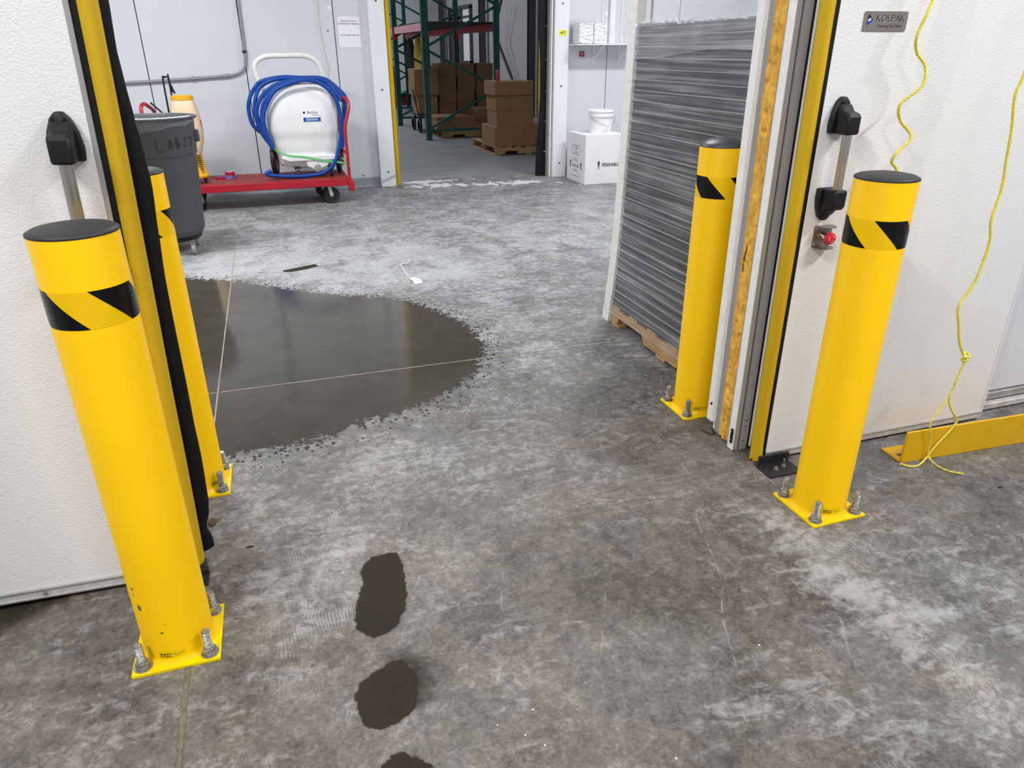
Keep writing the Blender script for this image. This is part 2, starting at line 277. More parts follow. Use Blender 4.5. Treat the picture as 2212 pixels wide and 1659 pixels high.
# ------------------------------------------------------------ mesh helpers
class MB:
    def __init__(s): s.v = []; s.f = []; s.mi = []; s.cur = 0
    def add(s, vs, fs):
        o = len(s.v); s.v += [tuple(x) for x in vs]; s.f += [tuple(i + o for i in f) for f in fs]; s.mi += [s.cur] * len(fs); return s
    def box(s, x0, x1, y0, y1, z0, z1):
        return s.add([(x0, y0, z0), (x1, y0, z0), (x1, y1, z0), (x0, y1, z0), (x0, y0, z1), (x1, y0, z1), (x1, y1, z1), (x0, y1, z1)],
                     [(0, 3, 2, 1), (4, 5, 6, 7), (0, 1, 5, 4), (1, 2, 6, 5), (2, 3, 7, 6), (3, 0, 4, 7)])
    def bar(s, a, b, w, d, upv=(0, 0, 1)):
        a = Vector(a); b = Vector(b); t = (b - a).normalized(); u = Vector(upv)
        if abs(t.dot(u)) > 0.95: u = Vector((1, 0, 0))
        r = t.cross(u).normalized() * w / 2; q = r.cross(t).normalized() * d / 2
        vs = [p + i * r + j * q for p in (a, b) for i, j in ((-1, -1), (1, -1), (1, 1), (-1, 1))]
        return s.add(vs, [(0, 1, 2, 3), (7, 6, 5, 4), (0, 4, 5, 1), (1, 5, 6, 2), (2, 6, 7, 3), (3, 7, 4, 0)])
    def tube(s, pts, r, n=8, caps=True, closed=False):
        P = [Vector(p) for p in pts]; R = r if isinstance(r, (list, tuple)) else [r] * len(P)
        rings = []; u = None
        for i, p in enumerate(P):
            a = P[i - 1] if (i > 0 or closed) else P[i]; b = P[(i + 1) % len(P)] if (i < len(P) - 1 or closed) else P[i]
            t = (b - a).normalized()
            if u is None: u = t.orthogonal().normalized()
            u = (u - t * u.dot(t)).normalized(); q = t.cross(u)
            rings.append([p + (u * math.cos(2 * PI * k / n) + q * math.sin(2 * PI * k / n)) * R[i] for k in range(n)])
        vs = [x for rg in rings for x in rg]; fs = []
        m = len(P)
        for i in range(m if closed else m - 1):
            for k in range(n):
                j = (i + 1) % m
                fs.append((i * n + k, i * n + (k + 1) % n, j * n + (k + 1) % n, j * n + k))
        if caps and not closed: fs.append(tuple(range(n))[::-1]); fs.append(tuple((m - 1) * n + k for k in range(n)))
        return s.add(vs, fs)
    def cyl(s, a, b, r, n=16, r2=None):
        return s.tube([a, b], [r, r if r2 is None else r2], n)
    def lathe(s, prof, c=(0, 0, 0), n=32, axis='z', a0=0.0):
        vs = []; fs = []
        for (r, z) in prof:
            for k in range(n):
                t = 2 * PI * k / n + a0; x, y = r * math.cos(t), r * math.sin(t)
                v = (x, y, z) if axis == 'z' else ((z, x, y) if axis == 'x' else (x, z, y))
                vs.append((c[0] + v[0], c[1] + v[1], c[2] + v[2]))
        for i in range(len(prof) - 1):
            for k in range(n):
                a, b, cc, d = i * n + k, i * n + (k + 1) % n, (i + 1) * n + (k + 1) % n, (i + 1) * n + k
                fs.append((a, b, cc, d) if axis != 'y' else (d, cc, b, a))
        if prof[0][0] > 1e-6: fs.append(tuple(range(n))[::-1])
        if prof[-1][0] > 1e-6: fs.append(tuple((len(prof) - 1) * n + k for k in range(n)))
        return s.add(vs, fs)
    def prism(s, poly, axis, a, b):
        n = len(poly)
        def pt(u, v, w): return {'x': (w, u, v), 'y': (u, w, v), 'z': (u, v, w)}[axis]
        vs = [pt(u, v, a) for u, v in poly] + [pt(u, v, b) for u, v in poly]
        fs = [tuple(range(n))[::-1], tuple(range(n, 2 * n))] + [(i, (i + 1) % n, n + (i + 1) % n, n + i) for i in range(n)]
        return s.add(vs, fs)
    def grid(s, fn, nu, nv):
        vs = [fn(i / nu, j / nv) for j in range(nv + 1) for i in range(nu + 1)]
        fs = [(j * (nu + 1) + i, j * (nu + 1) + i + 1, (j + 1) * (nu + 1) + i + 1, (j + 1) * (nu + 1) + i) for j in range(nv) for i in range(nu)]
        return s.add(vs, fs)
    def obj(s, name, mats, parent=None, loc=(0, 0, 0), smooth=35, bevel=0, fix=True, rot=None):
        me = bpy.data.meshes.new(name); me.from_pydata(s.v, [], s.f)
        if not isinstance(mats, (list, tuple)): mats = [mats]
        for m in mats: me.materials.append(M[m] if isinstance(m, str) else m)
        if len(mats) > 1: me.polygons.foreach_set('material_index', s.mi)
        if fix:
            bm = bmesh.new(); bm.from_mesh(me); bmesh.ops.recalc_face_normals(bm, faces=bm.faces); bm.to_mesh(me); bm.free()
        if smooth:
            me.polygons.foreach_set('use_smooth', [True] * len(me.polygons)); me.set_sharp_from_angle(angle=math.radians(smooth))
        me.update()
        o = bpy.data.objects.new(name, me); C.objects.link(o); o.location = loc
        if rot: o.rotation_euler = rot
        if parent: o.parent = parent
        if bevel:
            b = o.modifiers.new('bevel', 'BEVEL'); b.width = bevel; b.segments = 2; b.limit_method = 'ANGLE'; b.angle_limit = math.radians(40)
            b.harden_normals = False
        return o
def empty(name, loc=(0, 0, 0), rz=0):
    o = bpy.data.objects.new(name, None); C.objects.link(o); o.location = loc; o.rotation_euler = (0, 0, rz); o.empty_display_size = 0.1; return o
def tag(o, label, cat, group=None):
    o['label'] = label; o['category'] = cat
    if group: o['group'] = group
    return o
def struct(o, label=None):
    o['kind'] = 'structure'
    if label: o['label'] = label
    return o
def copy_tree(o, parent=None):
    c = o.copy(); C.objects.link(c); c.parent = parent
    for ch in list(o.children): copy_tree(ch, c)
    return c
def smooth_path(pts, k=8):
    P = [Vector(p) for p in pts]; out = []
    for i in range(len(P) - 1):
        p0 = P[max(i - 1, 0)]; p1 = P[i]; p2 = P[i + 1]; p3 = P[min(i + 2, len(P) - 1)]
        for j in range(k):
            t = j / k
            out.append(0.5 * ((2 * p1) + (p2 - p0) * t + (2 * p0 - 5 * p1 + 4 * p2 - p3) * t * t + (3 * p1 - p0 - 3 * p2 + p3) * t ** 3))
    out.append(P[-1]); return out
def text_geo(txt, size, align='CENTER', shear=0.0, sx=1.0, weight=0.0, width=0):
    cu = bpy.data.curves.new('t', 'FONT'); cu.body = txt; cu.size = size; cu.align_x = align; cu.align_y = 'CENTER'; cu.shear = shear; cu.offset = weight
    cu.resolution_u = 3
    o = bpy.data.objects.new('t', cu); C.objects.link(o)
    dg = bpy.context.evaluated_depsgraph_get(); me = o.evaluated_get(dg).to_mesh()
    vs = [(v.co.x * sx, v.co.y) for v in me.vertices]
    if width: w0_ = max(v[0] for v in vs) - min(v[0] for v in vs); vs = [(v[0] * width / w0_, v[1]) for v in vs]
    fs = [tuple(p.vertices) for p in me.polygons]
    o.evaluated_get(dg).to_mesh_clear(); bpy.data.objects.remove(o); bpy.data.curves.remove(cu)
    return vs, fs
def text_on(mb, txt, size, fn, **k):
    vs, fs = text_geo(txt, size, **k); mb.add([fn(u, v) for u, v in vs], fs); return mb

# ------------------------------------------------------------ floor
def sdf_poly(P, X, Y):
    P = np.array(P); n = len(P); d = np.full(X.shape, 1e9); inside = np.zeros(X.shape, bool)
    for i in range(n):
        a = P[i]; b = P[(i + 1) % n]; e = b - a; L2 = (e ** 2).sum()
        t = np.clip(((X - a[0]) * e[0] + (Y - a[1]) * e[1]) / L2, 0, 1)
        d = np.minimum(d, np.hypot(X - a[0] - t * e[0], Y - a[1] - t * e[1]))
        c = ((a[1] > Y) != (b[1] > Y)) & (X < (b[0] - a[0]) * (Y - a[1]) / (b[1] - a[1] + 1e-12) + a[0]); inside ^= c
    return np.where(inside, d, -d)
def grid_mesh(name, x0, x1, y0, y1, st, z, attrs, keep=None, mats='concrete'):
    nx = int(round((x1 - x0) / st)); ny = int(round((y1 - y0) / st))
    xs = np.linspace(x0, x1, nx + 1); ys = np.linspace(y0, y1, ny + 1); X, Y = np.meshgrid(xs, ys)
    co = np.stack([X.ravel(), Y.ravel(), np.full(X.size, z)], 1)
    i, j = np.meshgrid(np.arange(nx), np.arange(ny)); a = (j * (nx + 1) + i).ravel()
    F = np.stack([a, a + 1, a + nx + 2, a + nx + 1], 1)
    vals = {k: f(X, Y).ravel().astype(np.float32) for k, f in attrs.items()}
    if keep is not None:
        F = F[(vals[keep[0]][F].max(1) > keep[1])]
        used = np.unique(F); mp = -np.ones(len(co), int); mp[used] = np.arange(len(used)); co = co[used]; F = mp[F]; vals = {k: v[used] for k, v in vals.items()}
    me = bpy.data.meshes.new(name); me.vertices.add(len(co)); me.vertices.foreach_set('co', co.astype(np.float32).ravel())
    me.loops.add(F.size); me.loops.foreach_set('vertex_index', F.astype(np.int32).ravel())
    me.polygons.add(len(F)); me.polygons.foreach_set('loop_start', (np.arange(len(F)) * 4).astype(np.int32))
    me.update(calc_edges=True)
    for k, vv in vals.items():
        at = me.attributes.new(k, 'FLOAT', 'POINT'); at.data.foreach_set('value', vv)
    me.materials.append(M[mats])
    o = bpy.data.objects.new(name, me); C.objects.link(o); return o
G_ = lambda X, Y, x, y, rx, ry, a: a * np.exp(-((X - x) / rx) ** 2 - ((Y - y) / ry) ** 2)
def sm(x, a, b): t = np.clip((x - a) / (b - a), 0, 1); return t * t * (3 - 2 * t)
DAMP = [([(0.465, 1.677), (0.596, 1.716), (0.839, 1.846), (1.1, 1.847), (1.34, 1.70), (1.377, 1.417), (1.361, 1.146), (1.394, 0.945), (1.319, 0.769), (1.24, 0.5), (0.684, 0.5), (0.579, 1.0), (0.50, 1.20), (0.305, 1.342), (0.202, 1.426), (0.33, 1.511)], -0.13, .015),
        ([(1.278, 2.689), (1.537, 3.009), (1.664, 2.722), (1.505, 2.11), (1.563, 1.835), (1.275, 1.835), (1.019, 2.053), (0.949, 2.339), (1.098, 2.504)], -0.15, .05),
        ([(-0.296, 2.105), (-0.069, 2.029), (0.001, 1.833), (-0.11, 1.739), (-0.187, 1.628), (-0.231, 1.397), (-0.283, 1.386), (-0.332, 1.734)], -0.10, .06)]
def rag(X, Y, amp=.04):
    return amp * (np.sin(X * 23 + 3 * np.sin(Y * 17)) * .5 + np.sin(Y * 41 + 2 * np.sin(X * 37)) * .3 + np.sin((X + Y) * 71) * .2)
def f_light(X, Y):
    v = 0.43 + 0.16 * sm(Y, 3.2, 5.0) - 0.02 * sm(Y, 6, 8)
    for P, a, sf in DAMP: v = v + a * sm(sdf_poly(P, X, Y) + rag(X, Y, .03), -sf, sf)
    for b in [(-0.02, 1.95, .18, .25, .10), (0.05, 2.15, .25, .2, .12), (0.3, 1.65, .16, .2, .12), (1.52, 1.42, .18, .12, .16), (1.48, 1.15, .10, .35, .14), (1.45, 0.85, .25, .2, .10),
              (-0.65, 1.4, .3, .25, -.05), (-.34, 1.23, .10, .10, -.10), (-.75, 1.25, .15, .12, -.10), (0.0, 1.44, .09, .07, -.10),
              (-0.2, 5.4, 1.1, .35, .14), (0.7, 4.75, .8, .35, .16), (1.1, 4.0, .3, .9, .10), (1.25, 3.4, .3, .5, .10), (1.9, 4.4, .6, .6, -.05), (1.45, 3.0, .25, .5, -.08),
              (0.35, 2.35, .5, .16, .10), (2.0, 1.3, .5, .3, -.05), (-0.1, 1.55, .15, .3, .06), (-0.3, 7.9, 1.2, .4, -.1), (1.5, 6.6, 1, .7, .02), (.85, 2.2, .4, .15, .05)]:
        v = v + G_(X, Y, *b)
    return v
def f_tread(X, Y):
    v = 0 * X
    for b in [(-0.10, 1.62, .05, .10, 1), (-.02, 1.57, .06, .07, 1), (.02, 2.02, .07, .06, 1), (-.06, 1.83, .05, .07, 1), (-.12, 1.45, .07, .09, 1), (.05, 1.93, .05, .05, .8), (1.42, 1.47, .06, .03, .8), (1.50, .98, .05, .05, .7), (1.62, 1.18, .06, .05, .8), (.05, 1.60, .05, .06, .8)]:
        v = v + G_(X, Y, *b)
    return v
def f_warm(X, Y):
    v = 0.85 * (1 - sm(Y, 1.7, 3.4)) * (0.6 + 0.4 * (1 - sm(X, 0.9, 1.8)))
    return np.clip(v + G_(X, Y, 1.3, 2.3, .3, .5, .3) + G_(X, Y, -0.05, 1.9, .3, .3, -.2), 0, 1)
def f_dust(X, Y):
    v = 0.30 + 0.45 * sm(Y, 3.4, 5.2) * (1 - 0.5 * sm(Y, 5.8, 7.2))
    for b in [(-0.05, 1.9, .3, .35, .30), (1.4, 1.2, .4, .3, .40), (0.3, 2.3, .6, .2, .3), (1.2, 3.7, .35, .7, .35), (0.9, 1.3, .4, .3, -.2), (1.5, 0.9, .4, .3, .2), (-0.1, 5.3, 1.0, .35, .35), (0.8, 4.65, .7, .25, .35)]:
        v = v + G_(X, Y, *b)
    return v
def f_powder(X, Y):
    v = 0 * X
    for b in [(1.62, 8.42, .30, .10, .9), (1.75, 8.12, .35, .2, .7), (2.5, 7.98, .45, .22, .78), (2.3, 8.4, .5, .06, .5), (3.1, 8.25, .1, .1, .5), (3.15, 7.85, .06, .06, .6), (2.9, 8.0, .2, .1, .4)]:
        v = v + G_(X, Y, *b)
    return v
def f_scr(X, Y): return G_(X, Y, 1.2, 1.85, .45, .09, 1.0) + G_(X, Y, .95, 2.02, .3, .05, .7) + G_(X, Y, 0.0, 1.7, .35, .05, .35)
fl = struct(grid_mesh('floor', -3.0, 5.6, -0.6, 8.62, 0.02, 0.0, dict(light=f_light, warm=f_warm, dust=f_dust, powder=f_powder, scratch=f_scr, tread=f_tread)), 'mottled grey brown concrete floor')
struct(MB().box(-3.0, 6.5, 8.62, 27, -0.02, 0.0).obj('floor', 'store_floor'), 'smooth grey concrete floor beyond the far doorway')
# saw-cut joints of the slab with pale sealant
for pts, wd in ([[(-0.3560, 1.60), (-0.350, 3.0), (-0.331, 5.2), (-0.312, 7.4)], .0055], [[(-0.352, 0.9), (-0.3560, 1.52)], .010], [[(-1.2, 3.150), (-0.331, 3.146), (0.7, 3.142), (1.69, 3.137)], .0055], [[(3.0, 3.13), (1.69, 3.137)], .005]):
    b = MB()
    P = []
    for i in range(len(pts) - 1):
        for k in range(30): t = k / 30; P.append((pts[i][0] * (1 - t) + pts[i + 1][0] * t, pts[i][1] * (1 - t) + pts[i + 1][1] * t))
    P.append(pts[-1])
    dx = (pts[-1][0] - pts[0][0]); dy = (pts[-1][1] - pts[0][1]); L_ = math.hypot(dx, dy); nx_, ny_ = -dy / L_, dx / L_
    for i in range(len(P) - 1):
        w0 = wd / 2 * (0.8 + 0.5 * random.random())
        (ax, ay), (bx_, by_) = P[i], P[i + 1]
        b.add([(ax - nx_ * w0, ay - ny_ * w0, .0022), (bx_ - nx_ * w0, by_ - ny_ * w0, .0022), (bx_ + nx_ * w0, by_ + ny_ * w0, .0022), (ax + nx_ * w0, ay + ny_ * w0, .0022),
               (ax - nx_ * w0 * 1.4, ay - ny_ * w0 * 1.4, -.002), (bx_ - nx_ * w0 * 1.4, by_ - ny_ * w0 * 1.4, -.002), (bx_ + nx_ * w0 * 1.4, by_ + ny_ * w0 * 1.4, -.002), (ax + nx_ * w0 * 1.4, ay + ny_ * w0 * 1.4, -.002)],
              [(0, 1, 2, 3), (0, 4, 5, 1), (2, 6, 7, 3)])
    b.obj('joint_sealant', 'seal_dark' if pts[0][1] < 1 else 'seal', fl, smooth=0, fix=False)

# puddle and wet marks
PUD = [(-1.3, 5.0), (-0.9, 5.13), (-0.629, 5.108), (-0.42, 4.991), (-0.244, 4.863), (-0.046, 4.688), (0.119, 4.549), (0.278, 4.414), (0.464, 4.31), (0.621, 4.218), (0.713, 4.102), (0.813, 3.915), (0.881, 3.741), (0.925, 3.554), (0.929, 3.385), (0.908, 3.224), (0.845, 3.09), (0.753, 2.965), (0.673, 2.869), (0.536, 2.78), (0.4, 2.705), (0.26, 2.677), (0.141, 2.621), (0.048, 2.584), (-0.042, 2.557), (-0.145, 2.561), (-0.245, 2.566), (-0.295, 2.55), (-0.7, 2.55), (-1.2, 2.7), (-1.5, 3.6)]
pd = grid_mesh('puddle', -1.7, 1.25, 2.3, 5.4, 0.015, 0.0012, dict(edge=lambda X, Y: sdf_poly(PUD, X, Y)), keep=('edge', -0.22), mats='water')
tag(pd, 'large shiny puddle of water on the concrete behind the left posts', 'puddle')
def wet(pts, label, m='wet', z=0.0014, name='wet_patch'):
    P = np.array(pts); x0, y0 = P.min(0) - .05; x1, y1 = P.max(0) + .05
    o = grid_mesh(name, x0, x1, y0, y1, 0.006, z, dict(edge=lambda X, Y: sdf_poly(pts, X, Y)), keep=('edge', -0.03), mats=m)
    return tag(o, label, 'wet patch')
wet([(0.209, 1.777), (0.182, 1.781), (0.141, 1.779), (0.108, 1.747), (0.095, 1.712), (0.099, 1.673), (0.085, 1.643), (0.071, 1.598), (0.057, 1.528), (0.058, 1.496), (0.076, 1.465), (0.098, 1.449), (0.141, 1.457), (0.166, 1.482), (0.19, 1.53), (0.208, 1.591), (0.213, 1.641), (0.216, 1.682), (0.219, 1.725)], 'dark wet oval patch, farthest of the three on the foreground concrete')
wet([(0.150, 1.352), (0.124, 1.354), (0.081, 1.334), (0.044, 1.312), (0.028, 1.282), (0.027, 1.247), (0.031, 1.199), (0.047, 1.177), (0.071, 1.164), (0.098, 1.169), (0.137, 1.183), (0.159, 1.21), (0.170, 1.26), (0.172, 1.30)], 'dark wet patch with a paler right side, middle of the three foreground wet patches')
wet([(0.155, 1.372), (0.192, 1.345), (0.204, 1.319), (0.2, 1.268), (0.184, 1.223), (0.150, 1.2), (0.15, 1.3), (0.13, 1.36)], 'faint drying wet mark against the right side of the middle wet patch', 'wet_soft', 0.0010)
wet([(0.1, 1.095), (0.079, 1.088), (0.057, 1.075), (0.046, 1.039), (0.087, 0.993), (0.156, 1.002), (0.16, 1.04), (0.135, 1.066), (0.113, 1.083)], 'dark wet patch cut by the bottom edge of the picture, nearest of the three')
wet([(0.005, 5.095), (0.095, 5.128), (0.223, 5.187), (0.243, 5.13), (0.17, 5.075), (0.057, 5.034), (0.002, 5.053)], 'small dark wet streak on the pale concrete behind the puddle')
wet([(-0.70, 1.90), (-0.702, 1.877), (-0.71, 1.86), (-0.752, 1.846), (-0.779, 1.817), (-0.807, 1.8), (-0.836, 1.788), (-0.924, 1.804), (-1.1, 1.83), (-1.1, 1.95), (-0.9, 1.98)], 'wet stain on the floor under the left sliding door', 'wet_soft')

# ------------------------------------------------------------ front wall, right jamb with exposed foam
YF, YB = 1.97, 2.16; XR = 1.522; XL = -0.36
def wall_piece(name, x0, x1, z0, z1, y0=YF, y1=YB, m='jamb', **k): return struct(MB().box(x0, x1, y0, y1, z0, z1).obj(name, m, bevel=.003, **k))
# right wall: core set back, skins, channel faces
wr = wall_piece('wall_right', XR + .03, 5.6, .002, 3.2, YF + .004, YB - .004)
wr['label'] = 'insulated wall to the right of the opening'
MB().box(XR, XR + .06, 2.13, 2.16, 0.05, 3.2).obj('rear_flange', 'jamb', wr, bevel=.0015)
MB().box(XR + .001, XR + .03, 2.125, 2.131, 0.05, 3.2).obj('rear_flange_lip', 'jamb', wr)
MB().box(XR + .018, XR + .03, 2.085, 2.126, 0.01, 3.2).obj('recess_plate', 'jamb_shade_grey', wr)
fp = MB().box(XR - .003, XR + .0005, YF, 2.004, 0.004, 3.2).obj('front_post', 'jamb', wr, bevel=.001); MB().box(XR + .0005, XR + .0195, YF, 2.0, 0.004, 3.2).obj('post_face', 'jamb_shade_grey', fp, bevel=.001)
MB().box(XR + .002, XR + .03, 2.004, 2.014, 0.004, 3.2).obj('post_lip', 'jamb_shade_grey', wr)
def foam_fn(u, v):
    z = 0.012 + v * 3.1; y = 2.018 + u * 0.070
    e = noise.noise(Vector((3.1, z * 2.1, 0))) * .010 + noise.noise(Vector((9.1, z * 9, 0))) * .002
    yy = y + (e + 0.004) * u - 0.002
    k = noise.noise(Vector((u * 2.5, z * 22, 1.7))) * .004 + noise.noise(Vector((u * 7, z * 60, 5.7))) * .0030
    k += -0.007 * max(0, noise.noise(Vector((u * 5, z * 34, 8.7))) - .2) * 4
    bul = 0.007 * (1 - (2 * u - 1) ** 2)
    return (XR + .014 - bul - k, yy, z)
fm = MB().grid(foam_fn, 14, 900); fm.box(XR + .016, XR + .05, 2.014, 2.092, 0.01, 3.2)
fm.obj('foam_core', 'foam', wr, smooth=80)
# long dark slit in the foam
sl = [(2.0585, .778), (2.0625, .765), (2.068, .72), (2.071, .672), (2.0665, .668), (2.0640, .70), (2.0605, .735), (2.0575, .76)]
MB().add([(foam_fn((y - 2.018) / .07, (z - .012) / 3.1)[0] - .002, y, z) for y, z in sl], [tuple(range(8))]).obj('foam_slit', 'rubber', wr, fix=False)
# channels on the wall face beside the door leaf
for x0, x1, y0, y1, nm, m in [(XR + .0265, 1.579, YF - .003, YF + .01, 'channel_strip', 'jamb_shade_grey'), (XR + .0195, XR + .0265, YF + .008, YF + .014, 'channel_gap', 'rubber'), (1.578, 1.5835, YF - .006, YF + .008, 'channel_gap', 'rubber')]:
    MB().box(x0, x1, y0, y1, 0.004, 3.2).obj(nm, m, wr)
# black oval catch and blue tape scrap low on the post
ov = MB()
ov.prism([(1.983 + .007 * math.cos(t), .062 + (.024 if math.sin(t) > 0 else -.024) + .007 * math.sin(t)) for t in np.linspace(0, 2 * PI, 24, endpoint=False)], 'x', XR - .007, XR - .002)
ov.obj('catch_plate', 'black', wr, bevel=.001)
for z in (.046, .080): MB().lathe([(0, -.002), (.003, -.001), (.003, 0)], (XR - .007, 1.983, z), 10, 'x').obj('screw', 'chrome', wr)
MB().prism([(2.134, .118), (2.150, .118), (2.134, .135)], 'x', XR - .0012, XR - .0002).obj('tape_scrap', 'navy', wr)
b = MB(); b.tube([(1.50, 2.155, .004), (1.515, 2.10, .005), (1.53, 2.11, .004), (1.545, 2.15, .004)], .003, 6); b.obj('bent_clip', 'black_metal', wr)
# scribbled marks near the base of the channel
b = MB()
for z, wv in ((.085, .008), (.10, .010), (.125, .014), (.145, .006), (.04, .009), (.055, .005)):
    b.box(1.560 - wv / 2, 1.560 + wv / 2, YF - .0036, YF - .0029, z, z + .004)
b.obj('scribble', 'ink_soft', wr)

wl = wall_piece('wall_left', -3.0, XL - .03, .002, 3.2, YF + .004, YB - .004); wl['label'] = 'insulated wall to the left of the opening'
MB().box(XL - .03, XL, YF, YB, .004, 3.2).obj('front_post', 'jamb', wl, bevel=.002)
struct(MB().box(-3.0, 5.6, YF, YB, 3.2, 4.0).obj('wall_front', 'jamb'), 'header of the wall above the opening')
# panel and base channel seen beyond the right leaf
bp = struct(MB().box(2.66, 5.4, 1.952, 1.9735, .075, 3.1).obj('trim_1', 'wall', bevel=.002), 'grey wall skin beyond the right sliding door')
MB().box(2.66, 5.4, 1.940, 1.968, .040, .070).obj('base_channel', 'alu', bp, bevel=.002)
MB().box(2.66, 5.4, 1.918, 1.968, .006, .032).obj('base_channel', 'kick', bp, bevel=.003)

# ------------------------------------------------------------ sliding door leaves
YL0, YL1 = 1.87, 1.945
def handle(parent, x, ztop, name='pull_handle'):
    h = MB()
    r_ = 0.0128
    prof = []
    n = 48
    vs = []
    def ring(z):
        return [((r_ + (.0013 if (k % 4 < 2) else -.0006)) * math.cos(2 * PI * k / n), (r_ + (.0013 if (k % 4 < 2) else -.0006)) * math.sin(2 * PI * k / n), z) for k in range(n)]
    a = ring(ztop - .27); b_ = ring(ztop - .095); y = YL0 - .052
    vs = [(x + p[0], y + p[1], p[2]) for p in a + b_]
    h.add(vs, [(k, (k + 1) % n, n + (k + 1) % n, n + k) for k in range(n)])
    ho = h.obj(name, 'steel', parent, smooth=25)
    for s, zc in ((1, ztop - .105), (-1, ztop - .265)):
        c = MB()
        # lens shaped base against the door, then the boss that holds the bar
        pts = [(-.034, 0), (-.036, .03), (-.031, .062), (-.020, .090), (-.008, .1035), (.008, .1035), (.020, .090), (.031, .062), (.036, .03), (.034, 0)]
        c.prism([(x + u, zc + s * v * (1 if s > 0 else .98)) for u, v in pts], 'y', YL0 - .020, YL0 + .0005)
        co = c.obj('handle_cap', 'black', ho, bevel=.005)
        d = MB()
        prof2 = [(0, -.070), (.0, 0), (.052, 0), (.070, -.018), (.076, -.046), (.074, -.070)]
        # side profile (z, y) swept across x
        poly = [(YL0 - .018, zc + s * 0.0), (YL0 - .018, zc + s * .088), (YL0 - .030, zc + s * .080), (YL0 - .042, zc + s * .066), (YL0 - .066, zc + s * .060), (YL0 - .074, zc + s * .050), (YL0 - .074, zc + s * 0.0)]
        d.prism(poly, 'x', x - .0235, x + .0235); d.obj('handle_cap', 'black', ho, bevel=.007)
        MB().lathe([(0, -.006), (.008, -.005), (.010, 0)], (x, YL0 - .020, zc + s * .089), 16, 'y').obj('screw_cover', 'cap', ho)
    return ho
# right leaf
dr = struct(MB().box(1.588, 2.625, YL0, YL1, .038, 3.0).obj('door_2', 'skin', bevel=.003), 'white embossed sliding door leaf on the right with handle and stop button')
MB().box(1.592, 2.622, YL0 - .004, YL0 + .03, .012, .0385).obj('kick_channel', 'kick', dr, bevel=.002)
MB().box(1.592, 2.622, YL0 - .006, YL0 - .002, .0345, .0385).obj('channel_lip', 'alu', dr)
MB().box(2.612, 2.628, YL0 - .0015, YL1, .02, 3.0).obj('edge_trim', 'wall', dr, bevel=.001)
# gasket: flattened bulb
def gasket_fn(x0, x1, yc, d, zt, flare=0.0, zb=0.0):
    prof = [(x1 - .006, yc + .066), (x0 + .012, yc + .052), (x0 + .001, yc + .036), (x0 - .001, yc + .026), (x0 + .001, yc + .016), (x0 + .005, yc + .006), (x0 + .012, yc), (x1 - .007, yc - .001), (x1 - .001, yc + .003), (x1, yc + .02), (x1, yc + .062)]
    b = MB(); nz = 60; zs = [zb + (zt - zb) * (k / nz) ** 1.6 for k in range(nz + 1)]
    vs = []
    for z in zs:
        f = max(0, 1 - (z - zb) / .09)
        for i, (x, y) in enumerate(prof):
            ww = noise.noise(Vector((x * 40, z * 14, 2))) * .0012 + f * flare * (.006 * math.sin(i * 1.7) - .008)
            vs.append((x + (.003 * math.sin(i * 2.1) * f * flare * 2), y + ww, z + (.005 * math.sin(i * 2.4 + 1) * f * flare * 2 if z == zs[0] else 0)))
    n = len(prof); fs = [(k * n + i, k * n + i + 1, (k + 1) * n + i + 1, (k + 1) * n + i) for k in range(nz) for i in range(n - 1)]
    fs.append(tuple(nz * n + i for i in range(n)))
    return b.add(vs, fs)
gasket_fn(1.5475, 1.578, 1.870, .004, 3.0, flare=.7, zb=.006).obj('edge_gasket', 'gasket_yellow', dr, smooth=50)
MB().box(1.577, 1.5895, YL0 + .0005, YL1, .006, 3.0).obj('seal_strip', 'rubber', dr, bevel=.001)
MB().box(1.5835, 1.600, YL1 - .002, YL1 + .018, .02, 3.0).obj('rear_strip', 'trim', dr)
handle(dr, 1.648, 1.252)
# nameplate
np_ = MB()
def rrect(x0, x1, z0, z1, r, k=5):
    out = []
    for cx_, cz_, a0 in ((x1 - r, z1 - r, 0), (x0 + r, z1 - r, PI / 2), (x0 + r, z0 + r, PI), (x1 - r, z0 + r, 1.5 * PI)):
        for i in range(k + 1): t = a0 + PI / 2 * i / k; out.append((cx_ + r * math.cos(t), cz_ + r * math.sin(t)))
    return out
npl = np_.prism(rrect(1.677, 1.833, 1.4245, 1.4765, .005), 'y', YL0 - .003, YL0).obj('nameplate', 'plate_steel', dr, bevel=.0006)
t = MB(); yt = YL0 - .0034
text_on(t, 'KOLPAK', .0255, lambda u, v: (1.7715 + u, yt, 1.4565 + v), width=.103)
text_on(t, 'Protecting Your Future', .0118, lambda u, v: (1.772 + u, yt, 1.4380 + v), shear=.3, width=.088)
t.obj('lettering', 'ink', npl, smooth=0, fix=False)
t = MB(); text_on(t, 'KOLPAK', .0255, lambda u, v: (1.7722 + u, yt + .0002, 1.4556 + v), width=.103); t.obj('lettering', 'white', npl, smooth=0, fix=False)
e = MB()
def flat(e, pts, m): e.cur = m; e.add([(x, yt - .0002 * m, z) for x, z in pts], [tuple(range(len(pts)))])
flat(e, [(1.688, 1.4555), (1.691, 1.4665), (1.6945, 1.468), (1.702, 1.4610), (1.699, 1.4575), (1.695, 1.461), (1.692, 1.4545)], 0)
flat(e, [(1.688, 1.4545), (1.692, 1.4525), (1.697, 1.4575), (1.7005, 1.4565), (1.700, 1.4525), (1.694, 1.450)], 2)
flat(e, [(1.687, 1.4510), (1.6945, 1.4485), (1.7025, 1.4545), (1.7045, 1.4590), (1.709, 1.4545), (1.7065, 1.4495), (1.692, 1.4405), (1.688, 1.4425)], 1)
e.obj('emblem', ['ink', 'blue', 'white'], npl, smooth=0, fix=False)
